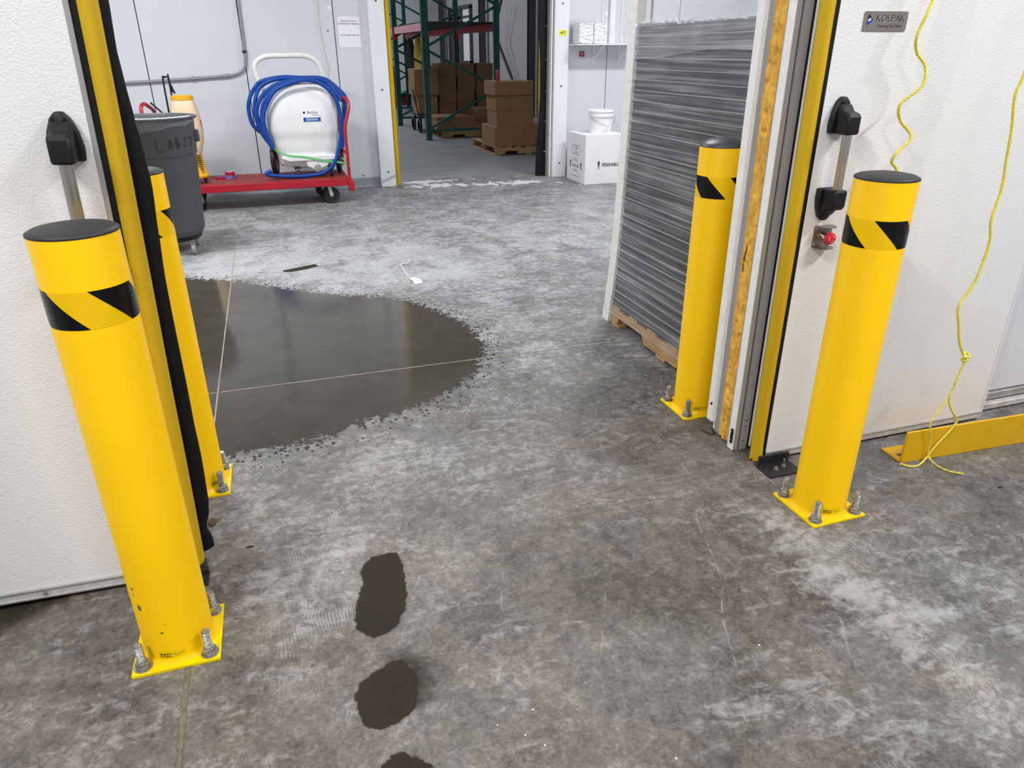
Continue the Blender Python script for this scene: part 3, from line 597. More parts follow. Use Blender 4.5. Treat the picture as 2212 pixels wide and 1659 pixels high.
# emergency stop on its bracket
es = MB().prism(rrect(1.632, 1.701, .797, .866, .006), 'y', YL0 - .003, YL0).obj('stop_bracket', 'bracket_steel', dr, bevel=.0006)
for z in (.8655, .7975):
    b = MB(); pts = [(1.634, YL0 - .001), (1.634, YL0 - .020), (1.642, YL0 - .034), (1.655, YL0 - .042), (1.678, YL0 - .042), (1.691, YL0 - .034), (1.699, YL0 - .020), (1.699, YL0 - .001)]
    b.prism(pts, 'z', z - .0012, z + .0012); b.obj('bracket_flange', 'bracket_steel', es)
MB().lathe([(.013, 0), (.013, -.012), (.011, -.018), (.0095, -.030)], (1.668, YL0 - .002, .831), 24, 'y').obj('collar', 'chrome', es)
MB().lathe([(.016, -.026), (.0185, -.029), (.0195, -.036), (.0175, -.042), (.011, -.0440), (0, -.0445)], (1.668, YL0 - .002, .831), 32, 'y').obj('push_button', 'red_plastic', es)
b = MB()
for a0 in (0.3, 2.4, 4.5):
    n = 10; vs = []
    for k in range(n + 1):
        a = a0 + k / n * 1.35
        for r in (.0098, .0112): vs.append((1.668 + r * math.cos(a), YL0 - .0468, .831 + r * math.sin(a)))
    b.add(vs, [(2 * k, 2 * k + 1, 2 * k + 3, 2 * k + 2) for k in range(n)])
b.obj('arrow_mark', 'white', es, smooth=0, fix=False)
for x in (1.639, 1.694):
    for z in (.806, .857): MB().lathe([(0, -.0025), (.0028, -.002), (.0036, 0)], (x, YL0 - .003, z), 12, 'y').obj('screw', 'chrome', es)

# left leaf
dl = struct(MB().box(-1.9, -0.358, YL0, YL1, .038, 3.0).obj('door_1', 'skin', bevel=.003), 'white embossed sliding door leaf on the left with handle')
MB().box(-1.9, -0.358, YL0 - .004, YL0 + .03, .010, .0385).obj('kick_channel', 'kick', dl, bevel=.002)
MB().box(-1.9, -0.358, YL0 - .0065, YL0 - .002, .033, .0385).obj('channel_lip', 'alu', dl)
MB().box(-1.9, -0.358, YL0 - .0075, YL0 - .002, .009, .013).obj('channel_lip', 'alu', dl)
MB().lathe([(0, -.007), (.0035, -.006), (.0055, 0)], (-0.712, YL0 - .004, .024), 14, 'y').obj('screw', 'zinc', dl)
MB().box(-0.3685, -0.3575, YL0 - .0012, YL1, .02, 3.0).obj('edge_trim', 'alu', dl, bevel=.0015)
MB().box(-0.3575, -0.338, YL0 + .004, YL1, .03, 3.0).obj('seal_strip', 'rubber', dl)
g = MB()
zs = [.022 + 3.0 * (k / 60) ** 1.4 for k in range(61)]; nprof = 11; vs = []
for z in zs:
    for i in range(nprof):
        a = PI * i / (nprof - 1); w_ = noise.noise(Vector((0.3, z * 3, 4))) * .0012
        vs.append((-0.3525 + .0232 * (1 - math.cos(a)) + w_, 1.900 - .032 * math.sin(a) ** .8, z))
g.add(vs, [(k * nprof + i, k * nprof + i + 1, (k + 1) * nprof + i + 1, (k + 1) * nprof + i) for k in range(60) for i in range(nprof - 1)] + [tuple(range(nprof)), tuple(60 * nprof + i for i in range(nprof))])
g.obj('edge_gasket', 'gasket_yellow', dl, smooth=60)
# black flexible curtain behind the gasket: bulging ribbon
def ribbon(fnL, fnR, y, zs, th=.006):
    b = MB(); vs = []
    for z in zs:
        l, r = fnL(z), fnR(z); yc = y(z)
        for x, yy in ((l, yc + .02), (l + .004, yc), ((l + r) / 2, yc - .008), (r - .006, yc - .003), (r, yc + .004), (r - .003, yc + .014), (l, yc + .03)): vs.append((x, yy, z))
    n = 7
    b.add(vs, [(k * n + i, k * n + (i + 1) % n, (k + 1) * n + (i + 1) % n, (k + 1) * n + i) for k in range(len(zs) - 1) for i in range(n)] + [tuple(range(n)), tuple((len(zs) - 1) * n + i for i in range(n))])
    return b
def seg(z, tab):
    for (z0, v0), (z1, v1) in zip(tab, tab[1:]):
        if z <= z1: t = max(0, (z - z0) / (z1 - z0)); t = t * t * (3 - 2 * t); return v0 + (v1 - v0) * t
    return tab[-1][1]
tabR = [(0.028, -.2954), (.036, -.2799), (.06, -.280), (.107, -.2904), (.163, -.2773), (.20, -.2732), (.332, -.2714), (.473, -.2747), (.865, -.2799), (.974, -.2765), (1.094, -.2718), (1.178, -.2771), (1.248, -.2838), (1.322, -.2893), (1.384, -.2935), (1.481, -.2913), (3.0, -.291)]
zs = [.028 + .004 * k for k in range(60)] + [.27 + .03 * k for k in range(92)]
ribbon(lambda z: -.335, lambda z: seg(z, tabR), lambda z: 1.935, zs).obj('curtain_gasket', 'rubber', dl, smooth=60)
fb = MB()
fb.box(-.348, -.322, 1.80, 1.86, .0, .006); fb.box(-.348, -.322, 1.845, 1.862, .0, .022); fb.tube([(-.335, 1.815, .004), (-.335, 1.815, .018)], .006, 8)
fb.box(-.40, -.33, 1.862, 1.90, .0, .024)
o = fb.obj('floor_guide', 'black_metal'); tag(o, 'black steel floor guide under the left sliding door behind the bollard', 'floor guide')
handle(dl, -0.411 - .0065, 1.264)
th_ = .028; pv = Vector((-.35, 0, 1.0)); dl.matrix_world = Matrix.Translation(pv) @ Matrix.Rotation(th_, 4, 'Y') @ Matrix.Translation(-pv)

# right floor guide bracket
gb = MB(); gb.box(1.538, 1.672, 1.762, 1.850, .0, .008); gb.box(1.545, 1.672, 1.843, 1.851, .007, .042)
gb = gb.obj('floor_guide', 'black_metal', bevel=.001); tag(gb, 'black steel angle floor guide with two bolts under the right sliding door', 'floor guide')
def bolt_small(x, y, z0, hh, parent, r=.004):
    MB().lathe([(.009, 0), (.009, .002), (.0045, .002)], (x, y, z0), 14).lathe([(.0068, .002), (.0068, .008), (.002, .008)], (x, y, z0), 6).lathe([(r, .008), (r, hh), (0, hh)], (x, y, z0), 10).obj('bolt', 'zinc', parent)
bolt_small(1.587, 1.800, .008, .012, gb, .0035); bolt_small(1.628, 1.812, .008, .028, gb)

# ------------------------------------------------------------ bollards
RB = 0.0822; HB = 1.063
def bolt(x, y, z, parent, tall=.062, rot=0.3, tilt=(0, 0)):
    b = MB(); b.lathe([(.0215, 0), (.0215, .003), (.012, .003)], (x, y, z), 24)
    b.obj('washer', 'zinc', parent)
    b = MB(); b.lathe([(.0155, .003), (.0168, .005), (.0168, .0185), (.0150, .021), (.009, .021)], (x, y, z), 6, a0=rot)
    b.obj('nut', 'zinc', parent, bevel=.0006)
    b = MB(); prof = [(.0100, .020)]
    z_ = .020
    while z_ < tall - .005:
        prof += [(.0102, z_ + .0005), (.0092, z_ + .0012), (.0102, z_ + .0020)]; z_ += .0020
    prof += [(.0100, tall - .003), (.0082, tall), (0, tall)]
    b.lathe(prof, (x, y, z), 16); b.obj('stud', 'zinc', parent)
def bollard(x, y, rz, s_off, label, dome=.010, capm='cap', stick=-96, th=None):
    o = empty('bollard', (x, y, 0), 0); tag(o, label, 'bollard')
    MB().box(-.1016, .1016, -.1016, .1016, 0, .0095).obj('base_plate', 'plate_yellow', o, bevel=.0015, rot=(0, 0, rz))
    b = MB(); b.lathe([(RB + .010, .0090), (RB + .006, .0135), (RB + .002, .018), (RB, .022), (RB, HB - .003), (RB - .0015, HB), (RB - .006, HB)], n=96)
    b.obj('post', 'yellow', o, smooth=40)
    b = MB(); b.lathe([(RB - .0015, HB - .004), (RB + .0008, HB - .002), (RB + .0006, HB + .002), (RB - .010, HB + .004 + dome * .35), (RB * .55, HB + .004 + dome * .85), (0, HB + .004 + dome)], n=64)
    b.obj('cap', capm, o, smooth=60)
    z1, z0 = .9605, .8845
    def pc(arc, z, r): t = arc / 100 / RB; return (r * math.cos(t), r * math.sin(t), z)
    b = MB(); n = 96
    b.add([pc(100 * RB * 2 * PI * k / n, z, RB + .0004) for z in (z0, z1) for k in range(n)], [(k, (k + 1) % n, n + (k + 1) % n, n + k) for k in range(n)])
    band = b.obj('tape_band', 'tape_yellow', o, smooth=40, fix=False)
    b = MB()
    for k in (-1, 0, 1):
        a0 = s_off + 17.75 * k
        n = 20
        for j in range(8):
            v0, v1 = j / 8, (j + 1) / 8
            vs = [pc(a0 + 9.25 * i / n + 7.55 * v, z1 + (z0 - z1) * v, RB + .0008) for v in (v0, v1) for i in range(n + 1)]
            b.add(vs, [(i, i + 1, n + 2 + i, n + 1 + i) for i in range(n)])
    b.obj('hazard_stripes', 'tape_black', band, smooth=40, fix=False)
    # maker's sticker at the foot
    sc_ = math.radians(stick) * RB * 100
    def onp(u, v, r=RB + .0009): return pc(sc_ + u * 100, .033 + v, r)
    b = MB(); n = 10
    b.add([onp(-.031 + .062 * i / n, zz, RB + .0006) for zz in (-.0135, .0135) for i in range(n + 1)], [(i, i + 1, n + 2 + i, n + 1 + i) for i in range(n)])
    st = b.obj('sticker', 'plate_yellow', o, fix=False)
    b = MB(); n = 6
    b.add([onp(-.027 + .026 * i / n, zz, RB + .0009) for zz in (-.0055, .0055) for i in range(n + 1)], [(i, i + 1, n + 2 + i, n + 1 + i) for i in range(n)])
    b.cur = 1
    text_on(b, 'ULINE', .0098, lambda u, v: onp(u - .014, v, RB + .0013), weight=.0004)
    b.cur = 0
    text_on(b, '1-800-295-5510', .0042, lambda u, v: onp(u + .0155, v + .0022, RB + .0011)); text_on(b, 'uline.com', .0036, lambda u, v: onp(u + .0155, v - .0030, RB + .0011))
    b.obj('sticker_print', ['ink', 'tape_yellow'], st, smooth=0, fix=False)
    for i, (sx, sy) in enumerate(((-1, -1), (1, -1), (1, 1), (-1, 1))):
        px, py = sx * .0765, sy * .0770
        c, s_ = math.cos(rz), math.sin(rz)
        bolt(c * px - s_ * py, s_ * px + c * py, .0095, o, tall=[.072, .074, .066, .068][i] + (th or 0), rot=.3 + i)
    return o
bA = bollard(-.3795, 1.5970, -.0105, -11.36, 'yellow steel bollard nearest the camera in front of the left door leaf', stick=-96)
bollard(-.3748, 2.3698, -.008, -6.12, 'yellow steel bollard behind the left door leaf, beside the puddle', stick=-40)
bollard(1.5856, 1.5746, .0078, -20.1, 'yellow steel bollard in front of the right door leaf and the yellow rope', stick=-103)
bollard(1.5785, 2.3454, -.005, -13.7, 'yellow steel bollard in front of the film wrapped grey trays', dome=.024, capm='cap_dome', stick=-102)
# chipped paint on the nearest one
M['chip'] = mat('chip', (0.16, 0.13, 0.05), 0.6)
for a_, z_, w_, h_ in ((-19.6, .232, .9, .012), (-18.9, .178, 1.5, .020), (-14.6, .105, .9, .006), (-19.7, .215, .5, .006), (-13.5, .13, .4, .003)):
    P = [((a_ + w_ * .5 * math.cos(t) * random.uniform(.6, 1.1)) / 100 / RB, z_ + h_ * .5 * math.sin(t) * random.uniform(.6, 1.1)) for t in np.linspace(0, 2 * PI, 9, endpoint=False)]
    MB().add([((RB + .0004) * math.cos(t), (RB + .0004) * math.sin(t), z) for t, z in P], [tuple(range(9))]).obj('paint_chip', 'chip', bA, smooth=0, fix=False)

# ------------------------------------------------------------ yellow angle rail on the floor, ropes
ar = empty('guard_rail', (2.055, 1.700, 0), math.radians(-3.0)); tag(ar, 'yellow steel angle bolted flat along the floor under the right door leaf', 'guard rail')
MB().box(0, 2.6, 0, .0095, 0, .127).obj('upright_leg', 'rail_yellow', ar, bevel=.002)
MB().box(-.002, 2.6, .0095, .100, 0, .009).obj('foot_leg', 'rail_yellow', ar, bevel=.002)
b = MB()
for x in (.02,): b.box(x, x + .09, .032, .046, .009, .0094)
b.obj('slot', 'black_metal', ar)

def rope_strands(b, path, r_off, r_s, pitch, n=3, seg_n=6):
    P = path; L = [0]
    for i in range(1, len(P)): L.append(L[-1] + (P[i] - P[i - 1]).length)
    frames = []; u = None
    for i in range(len(P)):
        t = (P[min(i + 1, len(P) - 1)] - P[max(i - 1, 0)]).normalized()
        if u is None: u = t.orthogonal().normalized()
        u = (u - t * u.dot(t)).normalized(); frames.append((u.copy(), t.cross(u)))
    for s in range(n):
        pts = [P[i] + (frames[i][0] * math.cos(2 * PI * (L[i] / pitch + s / n)) + frames[i][1] * math.sin(2 * PI * (L[i] / pitch + s / n))) * r_off for i in range(len(P))]
        b.tube(pts, r_s, seg_n)
def resample(P, d):
    out = [P[0]]; acc = 0
    for i in range(1, len(P)):
        a, b = P[i - 1], P[i]; L = (b - a).length; s = d - acc
        while s <= L and L > 0: out.append(a + (b - a) * s / L); s += d
        acc = (acc + L) % d
    out.append(P[-1]); return out
r1 = [(1.90, 1.80, 1.95), (1.865, 1.79, 1.72), (1.852, 1.80, 1.56), (1.843, 1.80, 1.502), (1.824, 1.795, 1.456), (1.813, 1.80, 1.408), (1.836, 1.81, 1.368), (1.868, 1.80, 1.33), (1.862, 1.79, 1.279), (1.806, 1.80, 1.229), (1.827, 1.81, 1.183), (1.872, 1.80, 1.135), (1.820, 1.79, 1.09), (1.818, 1.80, 1.063), (1.85, 1.805, 1.037), (1.85, 1.80, .99), (1.82, 1.80, .94), (1.80, 1.80, .89)]
b = MB(); rope_strands(b, resample(smooth_path(r1, 10), .006), .0024, .0027, .034)
tag(b.obj('rope', 'rope', smooth=60), 'wavy yellow twisted rope hanging left, behind the right front bollard', 'rope')
r2 = [(2.20, 1.70, 1.9), (2.15, 1.69, 1.5), (2.127, 1.69, 1.31), (2.115, 1.69, 1.25), (2.138, 1.69, 1.156), (2.150, 1.69, 1.07), (2.163, 1.69, .992), (2.160, 1.69, .93), (2.157, 1.69, .877), (2.176, 1.69, .809), (2.164, 1.69, .694), (2.138, 1.69, .64), (2.118, 1.69, .595), (2.142, 1.69, .53), (2.165, 1.69, .47), (2.203, 1.69, .412)]
b = MB(); rope_strands(b, resample(smooth_path(r2, 10), .006), .0024, .0027, .034)
# knot
kn = []
for k in range(60):
    a = 2 * PI * k / 59; kn.append(Vector((2.213 + .0105 * math.sin(2 * a + .3) + .003 * math.sin(a), 1.688 + .007 * math.cos(3 * a), .404 + .012 * math.cos(a) * (1 + .3 * math.cos(3 * a)))))
rope_strands(b, kn, .0020, .0026, .03)
rp = b.obj('rope', 'rope', smooth=60); tag(rp, 'yellow rope with a knot hanging over the yellow floor rail, rightmost', 'rope')
b = MB()
ta = [(2.213, 1.688, .395), (2.208, 1.688, .36), (2.20, 1.687, .325), (2.195, 1.687, .29), (2.185, 1.686, .268)]
rope_strands(b, resample(smooth_path(ta, 8), .006), .0026, .0022, .05, n=2)
tb = [(2.19, 1.686, .27), (2.176, 1.685, .245), (2.165, 1.684, .225), (2.150, 1.684, .205), (2.135, 1.684, .185), (2.126, 1.683, .165), (2.135, 1.683, .13), (2.150, 1.683, .10), (2.152, 1.683, .075), (2.156, 1.683, .04), (2.158, 1.675, .018), (2.160, 1.645, .006), (2.162, 1.615, .005), (2.172, 1.592, .005), (2.190, 1.575, .005)]
rope_strands(b, resample(smooth_path(tb, 8), .005), .0016, .0019, .045, n=2)
tc_ = [(2.186, 1.687, .268), (2.193, 1.687, .235), (2.215, 1.686, .20), (2.245, 1.686, .165), (2.255, 1.685, .145), (2.235, 1.684, .115), (2.20, 1.683, .08), (2.175, 1.683, .05), (2.155, 1.682, .02), (2.125, 1.672, .006), (2.09, 1.66, .005), (2.06, 1.668, .005), (2.045, 1.69, .006)]
rope_strands(b, resample(smooth_path(tc_, 8), .005), .0022, .0021, .03, n=3)
for k in range(16):
    a = random.uniform(-.7, .7); l = random.uniform(.010, .022)
    b.tube([(2.188, 1.577, .005), (2.188 + l * math.cos(a), 1.577 - l * .5 + l * math.sin(a), random.uniform(.002, .012))], .0006, 3)
    b.tube([(2.047, 1.687, .006), (2.047 - l * .6 * math.cos(a), 1.687 + l * .5 * math.sin(a), random.uniform(.002, .010))], .0005, 3)
b.obj('frayed_tails', 'rope', rp, smooth=60)

# ------------------------------------------------------------ back wall of the room
YW = 8.3; DX0, DX1 = 1.34, 3.20
wb = empty('wall_back', (0, YW, 0)); struct(wb, 'white panelled wall at the back of the room')
seams = [-3.0, -1.888, -.981, -.0735, .835, 1.20]
for a, c in zip(seams, seams[1:]): MB().box(a + .004, c - .004, 0, .10, 0, 3.3).obj('wall_panel', 'wall', wb, bevel=.003)
seams = [3.34, 3.893, 4.80, 5.7]
for a, c in zip(seams, seams[1:]): MB().box(a + .004, c - .004, 0, .10, 0, 3.3).obj('wall_panel', 'wall', wb, bevel=.003)
MB().box(-3.0, 1.2, .03, .1, 0, 3.3).obj('panel_core', 'rubber', wb); MB().box(3.3, 5.7, .03, .1, 0, 3.3).obj('panel_core', 'rubber', wb)
MB().box(1.2, 3.34, 0, .10, 2.6, 3.3).obj('header_panel', 'wall', wb)
for x, z, m, r in ((.803, 1.765, 'white_plastic', .021), (3.86, 1.745, 'white_plastic', .021), (.767, 1.564, 'ink', .008), (.995, .12, 'ink', .008)):
    MB().lathe([(0, -.004), (r * .8, -.003), (r, 0)], (x, 0, z), 18, 'y').obj('hole_plug' if r > .01 else 'screw', m, wb)
bbp = [(.0, .0), (.0, .095), (-.006, .10), (-.012, .02), (-.03, .004), (-.03, .0)]
for nm, x0, x1 in (('baseboard_back', -3.0, 1.172), ('baseboard_back', 3.375, 5.7)):
    struct(MB().prism([(YW + u - .001, v) for u, v in bbp], 'x', x0, x1).obj(nm, 'cove', smooth=30), 'grey coved baseboard')
def jambtrim(x0, x1, name, label):
    o = struct(MB().box(x0, x1, YW - .08, YW + .12, 0, 3.0).obj(name, 'trim', bevel=.004), label)
    for z in (.157, 1.003, 1.838): MB().lathe([(0, -.005), (.008, -.004), (.011, 0)], ((x0 + x1) / 2 + .003, YW - .08, z), 14, 'y').obj('screw', 'ink_soft', o)
    return o
tl_ = jambtrim(1.176, 1.343, 'trim_2', 'white post left of the far doorway')
t = MB(); text_on(t, 'DANNEL', .05, lambda u, v: (1.275 + u * .9, YW - .0806, .088 + v + u * .35)); t.obj('scribble', 'ink_soft', tl_, smooth=0, fix=False)
tr_ = jambtrim(3.212, 3.382, 'trim_3', 'white post right of the far doorway')
nt_ = MB().box(3.263, 3.348, YW - .0815, YW - .0803, 1.518, 1.578).obj('sticky_note', 'note', None); tag(nt_, 'small yellow sticky note on the white post right of the far doorway', 'note')
t = MB(); text_on(t, '#17', .034, lambda u, v: (3.306 + u, YW - .0822, 1.551 + v), shear=.2, weight=.0008); t.obj('handwriting', 'ink', nt_, smooth=0, fix=False)
# far doorway: yellow gasket left, grey jamb and black curtain right
g = MB(); nprof = 9; vs = []; zs = [0.004 + 3.0 * k / 20 for k in range(21)]
for z in zs:
    for i in range(nprof): a = PI * i / (nprof - 1); vs.append((1.343 + .029 * (1 - math.cos(a)), YW - .03 - .035 * math.sin(a), z))
g.add(vs, [(k * nprof + i, k * nprof + i + 1, (k + 1) * nprof + i + 1, (k + 1) * nprof + i) for k in range(20) for i in range(nprof - 1)] + [tuple(range(nprof))])
g.obj('edge_gasket', 'gasket_yellow', tl_, smooth=60)
MB().box(3.168, 3.212, YW - .03, YW + .12, 0, 3.0).obj('jamb_strip', 'jamb_shade_grey', tr_, bevel=.002)
MB().box(3.185, 3.200, YW - .045, YW - .028, 0, 3.0).obj('jamb_rib', 'jamb', tr_, bevel=.002)
tabL = [(0.0, 3.052), (.27, 3.060), (.58, 3.085), (.93, 3.104), (1.27, 3.099), (1.6, 3.078), (1.9, 3.075), (3.0, 3.075)]
d3 = ribbon(lambda z: seg(z, tabL), lambda z: 3.190, lambda z: YW + .05, [.004 + .06 * k for k in range(50)]).obj('door_3', 'rubber', smooth=60); struct(d3, 'black curtain edge of the far sliding door')
for z in (.28, .62, .95, 1.28, 1.62, 1.9): MB().lathe([(0, -.005), (.008, 0)], (3.155, YW + .045, z), 10, 'y').obj('rivet', 'chrome', d3)
MB().tube([(3.158, YW + .2, 0), (3.158, YW + .2, 3.0)], .028, 12).obj('edge_gasket', 'gasket_yellow', d3)
# conduit
cp = smooth_path([(-2.6, YW - .025, 1.062), (-1.2, YW - .025, 1.108), (-.657, YW - .025, 1.134), (-.30, YW - .025, 1.155), (-.20, YW - .025, 1.166), (-.13, YW - .025, 1.19), (-.085, YW - .025, 1.235), (-.068, YW - .025, 1.30), (-.063, YW - .025, 1.40), (-.055, YW - .025, 1.9), (-.05, YW - .025, 2.6)], 8)
cdt = MB().tube(cp, .0135, 10).obj('conduit', 'conduit'); tag(cdt, 'grey bent electrical conduit running along the back wall', 'conduit')
for x, z in ((-.58, 1.137), (-.066, 1.376)):
    MB().tube([(x - .012, YW - .026, z), (x + .012, YW - .026, z)] if z < 1.2 else [(x, YW - .026, z - .012), (x, YW - .026, z + .012)], .021, 10).obj('clamp', 'black_metal' if z > 1.2 else 'conduit', cdt)
MB().tube([(-.30, YW - .025, 1.1551), (-.24, YW - .025, 1.160)], .017, 10).obj('coupling', 'conduit', cdt)
# paper notice
pn = MB().grid(lambda u, v: (.867 + .226 * u, YW - .003 - .003 * math.sin(v * 5) ** 2, 1.41 + .285 * v), 6, 12).obj('paper_notice', 'paper', fix=False); tag(pn, 'white printed paper notice taped to the back wall', 'sign')
for s_, z in (('Please Use Yellow', 1.655), ('Drawstring for Opening', 1.631), ('No Manually Opening', 1.526)):
    text_on(MB(), s_, .021, lambda u, v: (.980 + u, YW - .0068, z + v)).obj('lettering', 'ink_soft', pn, smooth=0, fix=False)
# thin cord on the wall
cdp = smooth_path([(.690, YW - .02, 2.3), (.685, YW - .02, 1.842), (.687, YW - .02, 1.60), (.700, YW - .02, 1.45), (.712, YW - .02, 1.32), (.728, YW - .02, 1.24), (.722, YW - .02, 1.17), (.704, YW - .02, 1.118)], 8)
tag(MB().tube(cdp, .0035, 6).obj('draw_cord', 'jug'), 'thin pale cord hanging on the back wall above the white tank', 'cord')
# shelf with glove pack
sh = empty('wall_shelf', (0, YW, 0)); tag(sh, 'thin white wall shelf right of the far doorway', 'shelf')
MB().box(3.39, 4.14, -.30, 0, 1.425, 1.437).obj('shelf_board', 'trim', sh, bevel=.002)
for x in (3.72, 4.04):
    MB().bar((x, -.005, 1.27), (x, -.28, 1.424), .012, .012).obj('bracket', 'trim', sh)
    MB().box(x - .008, x + .008, -.01, 0, 1.22, 1.425).obj('bracket', 'trim', sh)
for x0, x1, m in ((3.905, 3.972, 'trim'), (4.043, 4.055, 'trim'), (4.112, 4.122, 'trim'), (3.803, 3.813, 'trim'), (4.28, 4.345, 'store_wall'), (4.42, 4.44, 'conduit'), (5.62, 5.70, 'jamb_shade_grey')):
    MB().box(x0, x1, -.018, 0, 1.44 if x0 < 4.2 else 0, 3.3).obj('trim_strip', m, wb, bevel=.002)
gp = MB()
def wobble(x, y, z, s=1): return noise.noise(Vector((x * 12, y * 12, z * 12))) * .012 * s
gp = empty('towel_pack', (0, YW - .15, 1.437)); tag(gp, 'clear plastic pack of crumpled white towels on the wall shelf', 'package')
cc = MB()
def pillow(b, x0, x1, y0, y1, z0, z1, sd):
    n = 16
    def f(u, v, w):
        x = x0 + (x1 - x0) * u; y = y0 + (y1 - y0) * v; z = z0 + (z1 - z0) * w
        q = noise.noise(Vector((x * 26 + sd, y * 14, z * 48))) * .016 + noise.noise(Vector((x * 60 + sd, y * 20, z * 90))) * .007
        return (x + q * .5, y + q, z + q * .5)
    b.grid(lambda u, v: f(u, 0, v), 22, 26); b.grid(lambda u, v: f(u, v, 1), 10, 8); b.grid(lambda u, v: f(0, u, v), 8, 26); b.grid(lambda u, v: f(1, u, v), 8, 26)
for i, (a, c) in enumerate(((3.435, 3.600), (3.612, 3.765))):
    bb = MB(); pillow(bb, a, c, -.10, .10, .005, .205, i * 9); bb.obj('towel_stack', 'white_plastic', gp, smooth=50, fix=False)
MB().box(3.405, 3.785, -.125, .12, 0, .238).obj('clear_wrap', 'clear', gp)
# red tag
rd = MB().prism([(YW - .024, 0), (YW, 0), (YW, .055), (YW - .024, .055)], 'x', 0, .05).obj('red_tag', 'red', loc=(3.548, 0, 1.308)); tag(rd, 'small red plastic clip on the back wall under the shelf', 'clip')
MB().box(.012, .036, YW - .026, YW - .0235, .014, .042).obj('window', 'conduit', rd)
# white carton and bucket
def carton(name, x0, x1, y0, y1, z0, z1, m='card', rz=0, parent=None, mt='card_top', flap=True, seam_axis='x'):
    cx_, cy_ = (x0 + x1) / 2, (y0 + y1) / 2; w_, d_, h_ = (x1 - x0) / 2, (y1 - y0) / 2, z1 - z0
    o = empty(name, (cx_, cy_, z0), rz)
    b = MB(); b.box(-w_, w_, -d_, d_, 0, h_ - .003); b.obj('body', m, o, bevel=.003)
    if flap:
        if seam_axis == 'x': MB().box(-w_, w_, -d_, -.0015, h_ - .003, h_).obj('flap', mt, o); MB().box(-w_, w_, .0015, d_, h_ - .003, h_).obj('flap', mt, o)
        else: MB().box(-w_, -.0015, -d_, d_, h_ - .003, h_).obj('flap', mt, o); MB().box(.0015, w_, -d_, d_, h_ - .003, h_).obj('flap', mt, o)
    return o
wc = carton('white_carton', 3.352, 3.84, 7.585, 8.11, 0, .527, 'white_card', mt='white_card'); tag(wc, 'white cardboard carton marked PERISHABLE standing right of the far doorway', 'carton')
t = MB(); yf = -.2625 - .0012
def arrow(fn, b, u0, v0, s=1):
    b.add([fn(u0 + x * s, v0 + y * s) for x, y in ((-.012, 0), (.012, 0), (.012, .05), (.026, .05), (0, .085), (-.026, .05), (-.012, .05))], [(0, 1, 2, 6), (3, 4, 5), ])
fr = lambda u, v: (u, yf, v)
text_on(t, 'PERISHABLE', .052, lambda u, v: fr(u + .066, v + .205), weight=.0012, width=.205).obj('print', 'ink', wc, smooth=0, fix=False)
for ua in (-.078, .190): t = MB(); arrow(fr, t, ua, .19, .75); t.obj('arrow_mark', 'ink', wc, smooth=0, fix=False)
text_on(MB(), 'UP', .028, lambda u, v: fr(u - .078, v + .172)).obj('print', 'ink', wc, smooth=0, fix=False)
t = MB(); xs_ = -.244 - .0012; sd = lambda u, v: (xs_, -u, v)
for x0, x1, z0, z1 in ((-.10, .10, .30, .305), (-.10, .10, .395, .40), (-.10, -.095, .30, .40), (.095, .10, .30, .40), (-.07, .07, .225, .227), (-.07, .07, .235, .237), (-.07, .07, .245, .247), (-.07, .07, .255, .257), (-.13, .12, .062, .066)):
    t.add([sd(x0, z0), sd(x1, z0), sd(x1, z1), sd(x0, z1)], [(0, 1, 2, 3)])
text_on(t, 'TOP', .045, lambda u, v: sd(u, v + .365)); text_on(t, 'THIS SIDE', .022, lambda u, v: sd(u, v + .325)); text_on(t, 'PERISHABLE', .042, lambda u, v: sd(u * .9, v + .175)); text_on(t, 'RELEASE', .03, lambda u, v: sd(u, v + .125))
arrow(sd, t, -.15, .15); arrow(sd, t, .15, .15); t.obj('print', 'ink_soft', wc, smooth=0, fix=False)
bk = empty('bucket', (3.622, 7.80, .527)); tag(bk, 'white plastic bucket with wire handle on the white carton', 'bucket')
MB().lathe([(.118, 0), (.121, .01), (.134, .175), (.147, .177), (.148, .20), (.140, .202), (.140, .228)], n=36).obj('body', 'white_plastic', bk)
MB().lathe([(.146, .222), (.150, .226), (.150, .240), (.140, .243), (.135, .238), (0, .238)], n=36).lathe([(.018, .238), (.018, .252), (0, .252)], (-.02, .04, 0), 12).obj('lid', 'white_plastic', bk)
hp = smooth_path([(-.148, -.02, .19), (-.13, -.09, .15), (-.07, -.155, .112), (.0, -.172, .098), (.08, -.15, .108), (.13, -.09, .145), (.148, -.02, .19)], 6)
MB().tube(hp, .003, 6).obj('wire_handle', 'conduit', bk); MB().tube([(-.035, -.172, .099), (.045, -.166, .100)], .009, 8).obj('grip', 'white_plastic', bk)

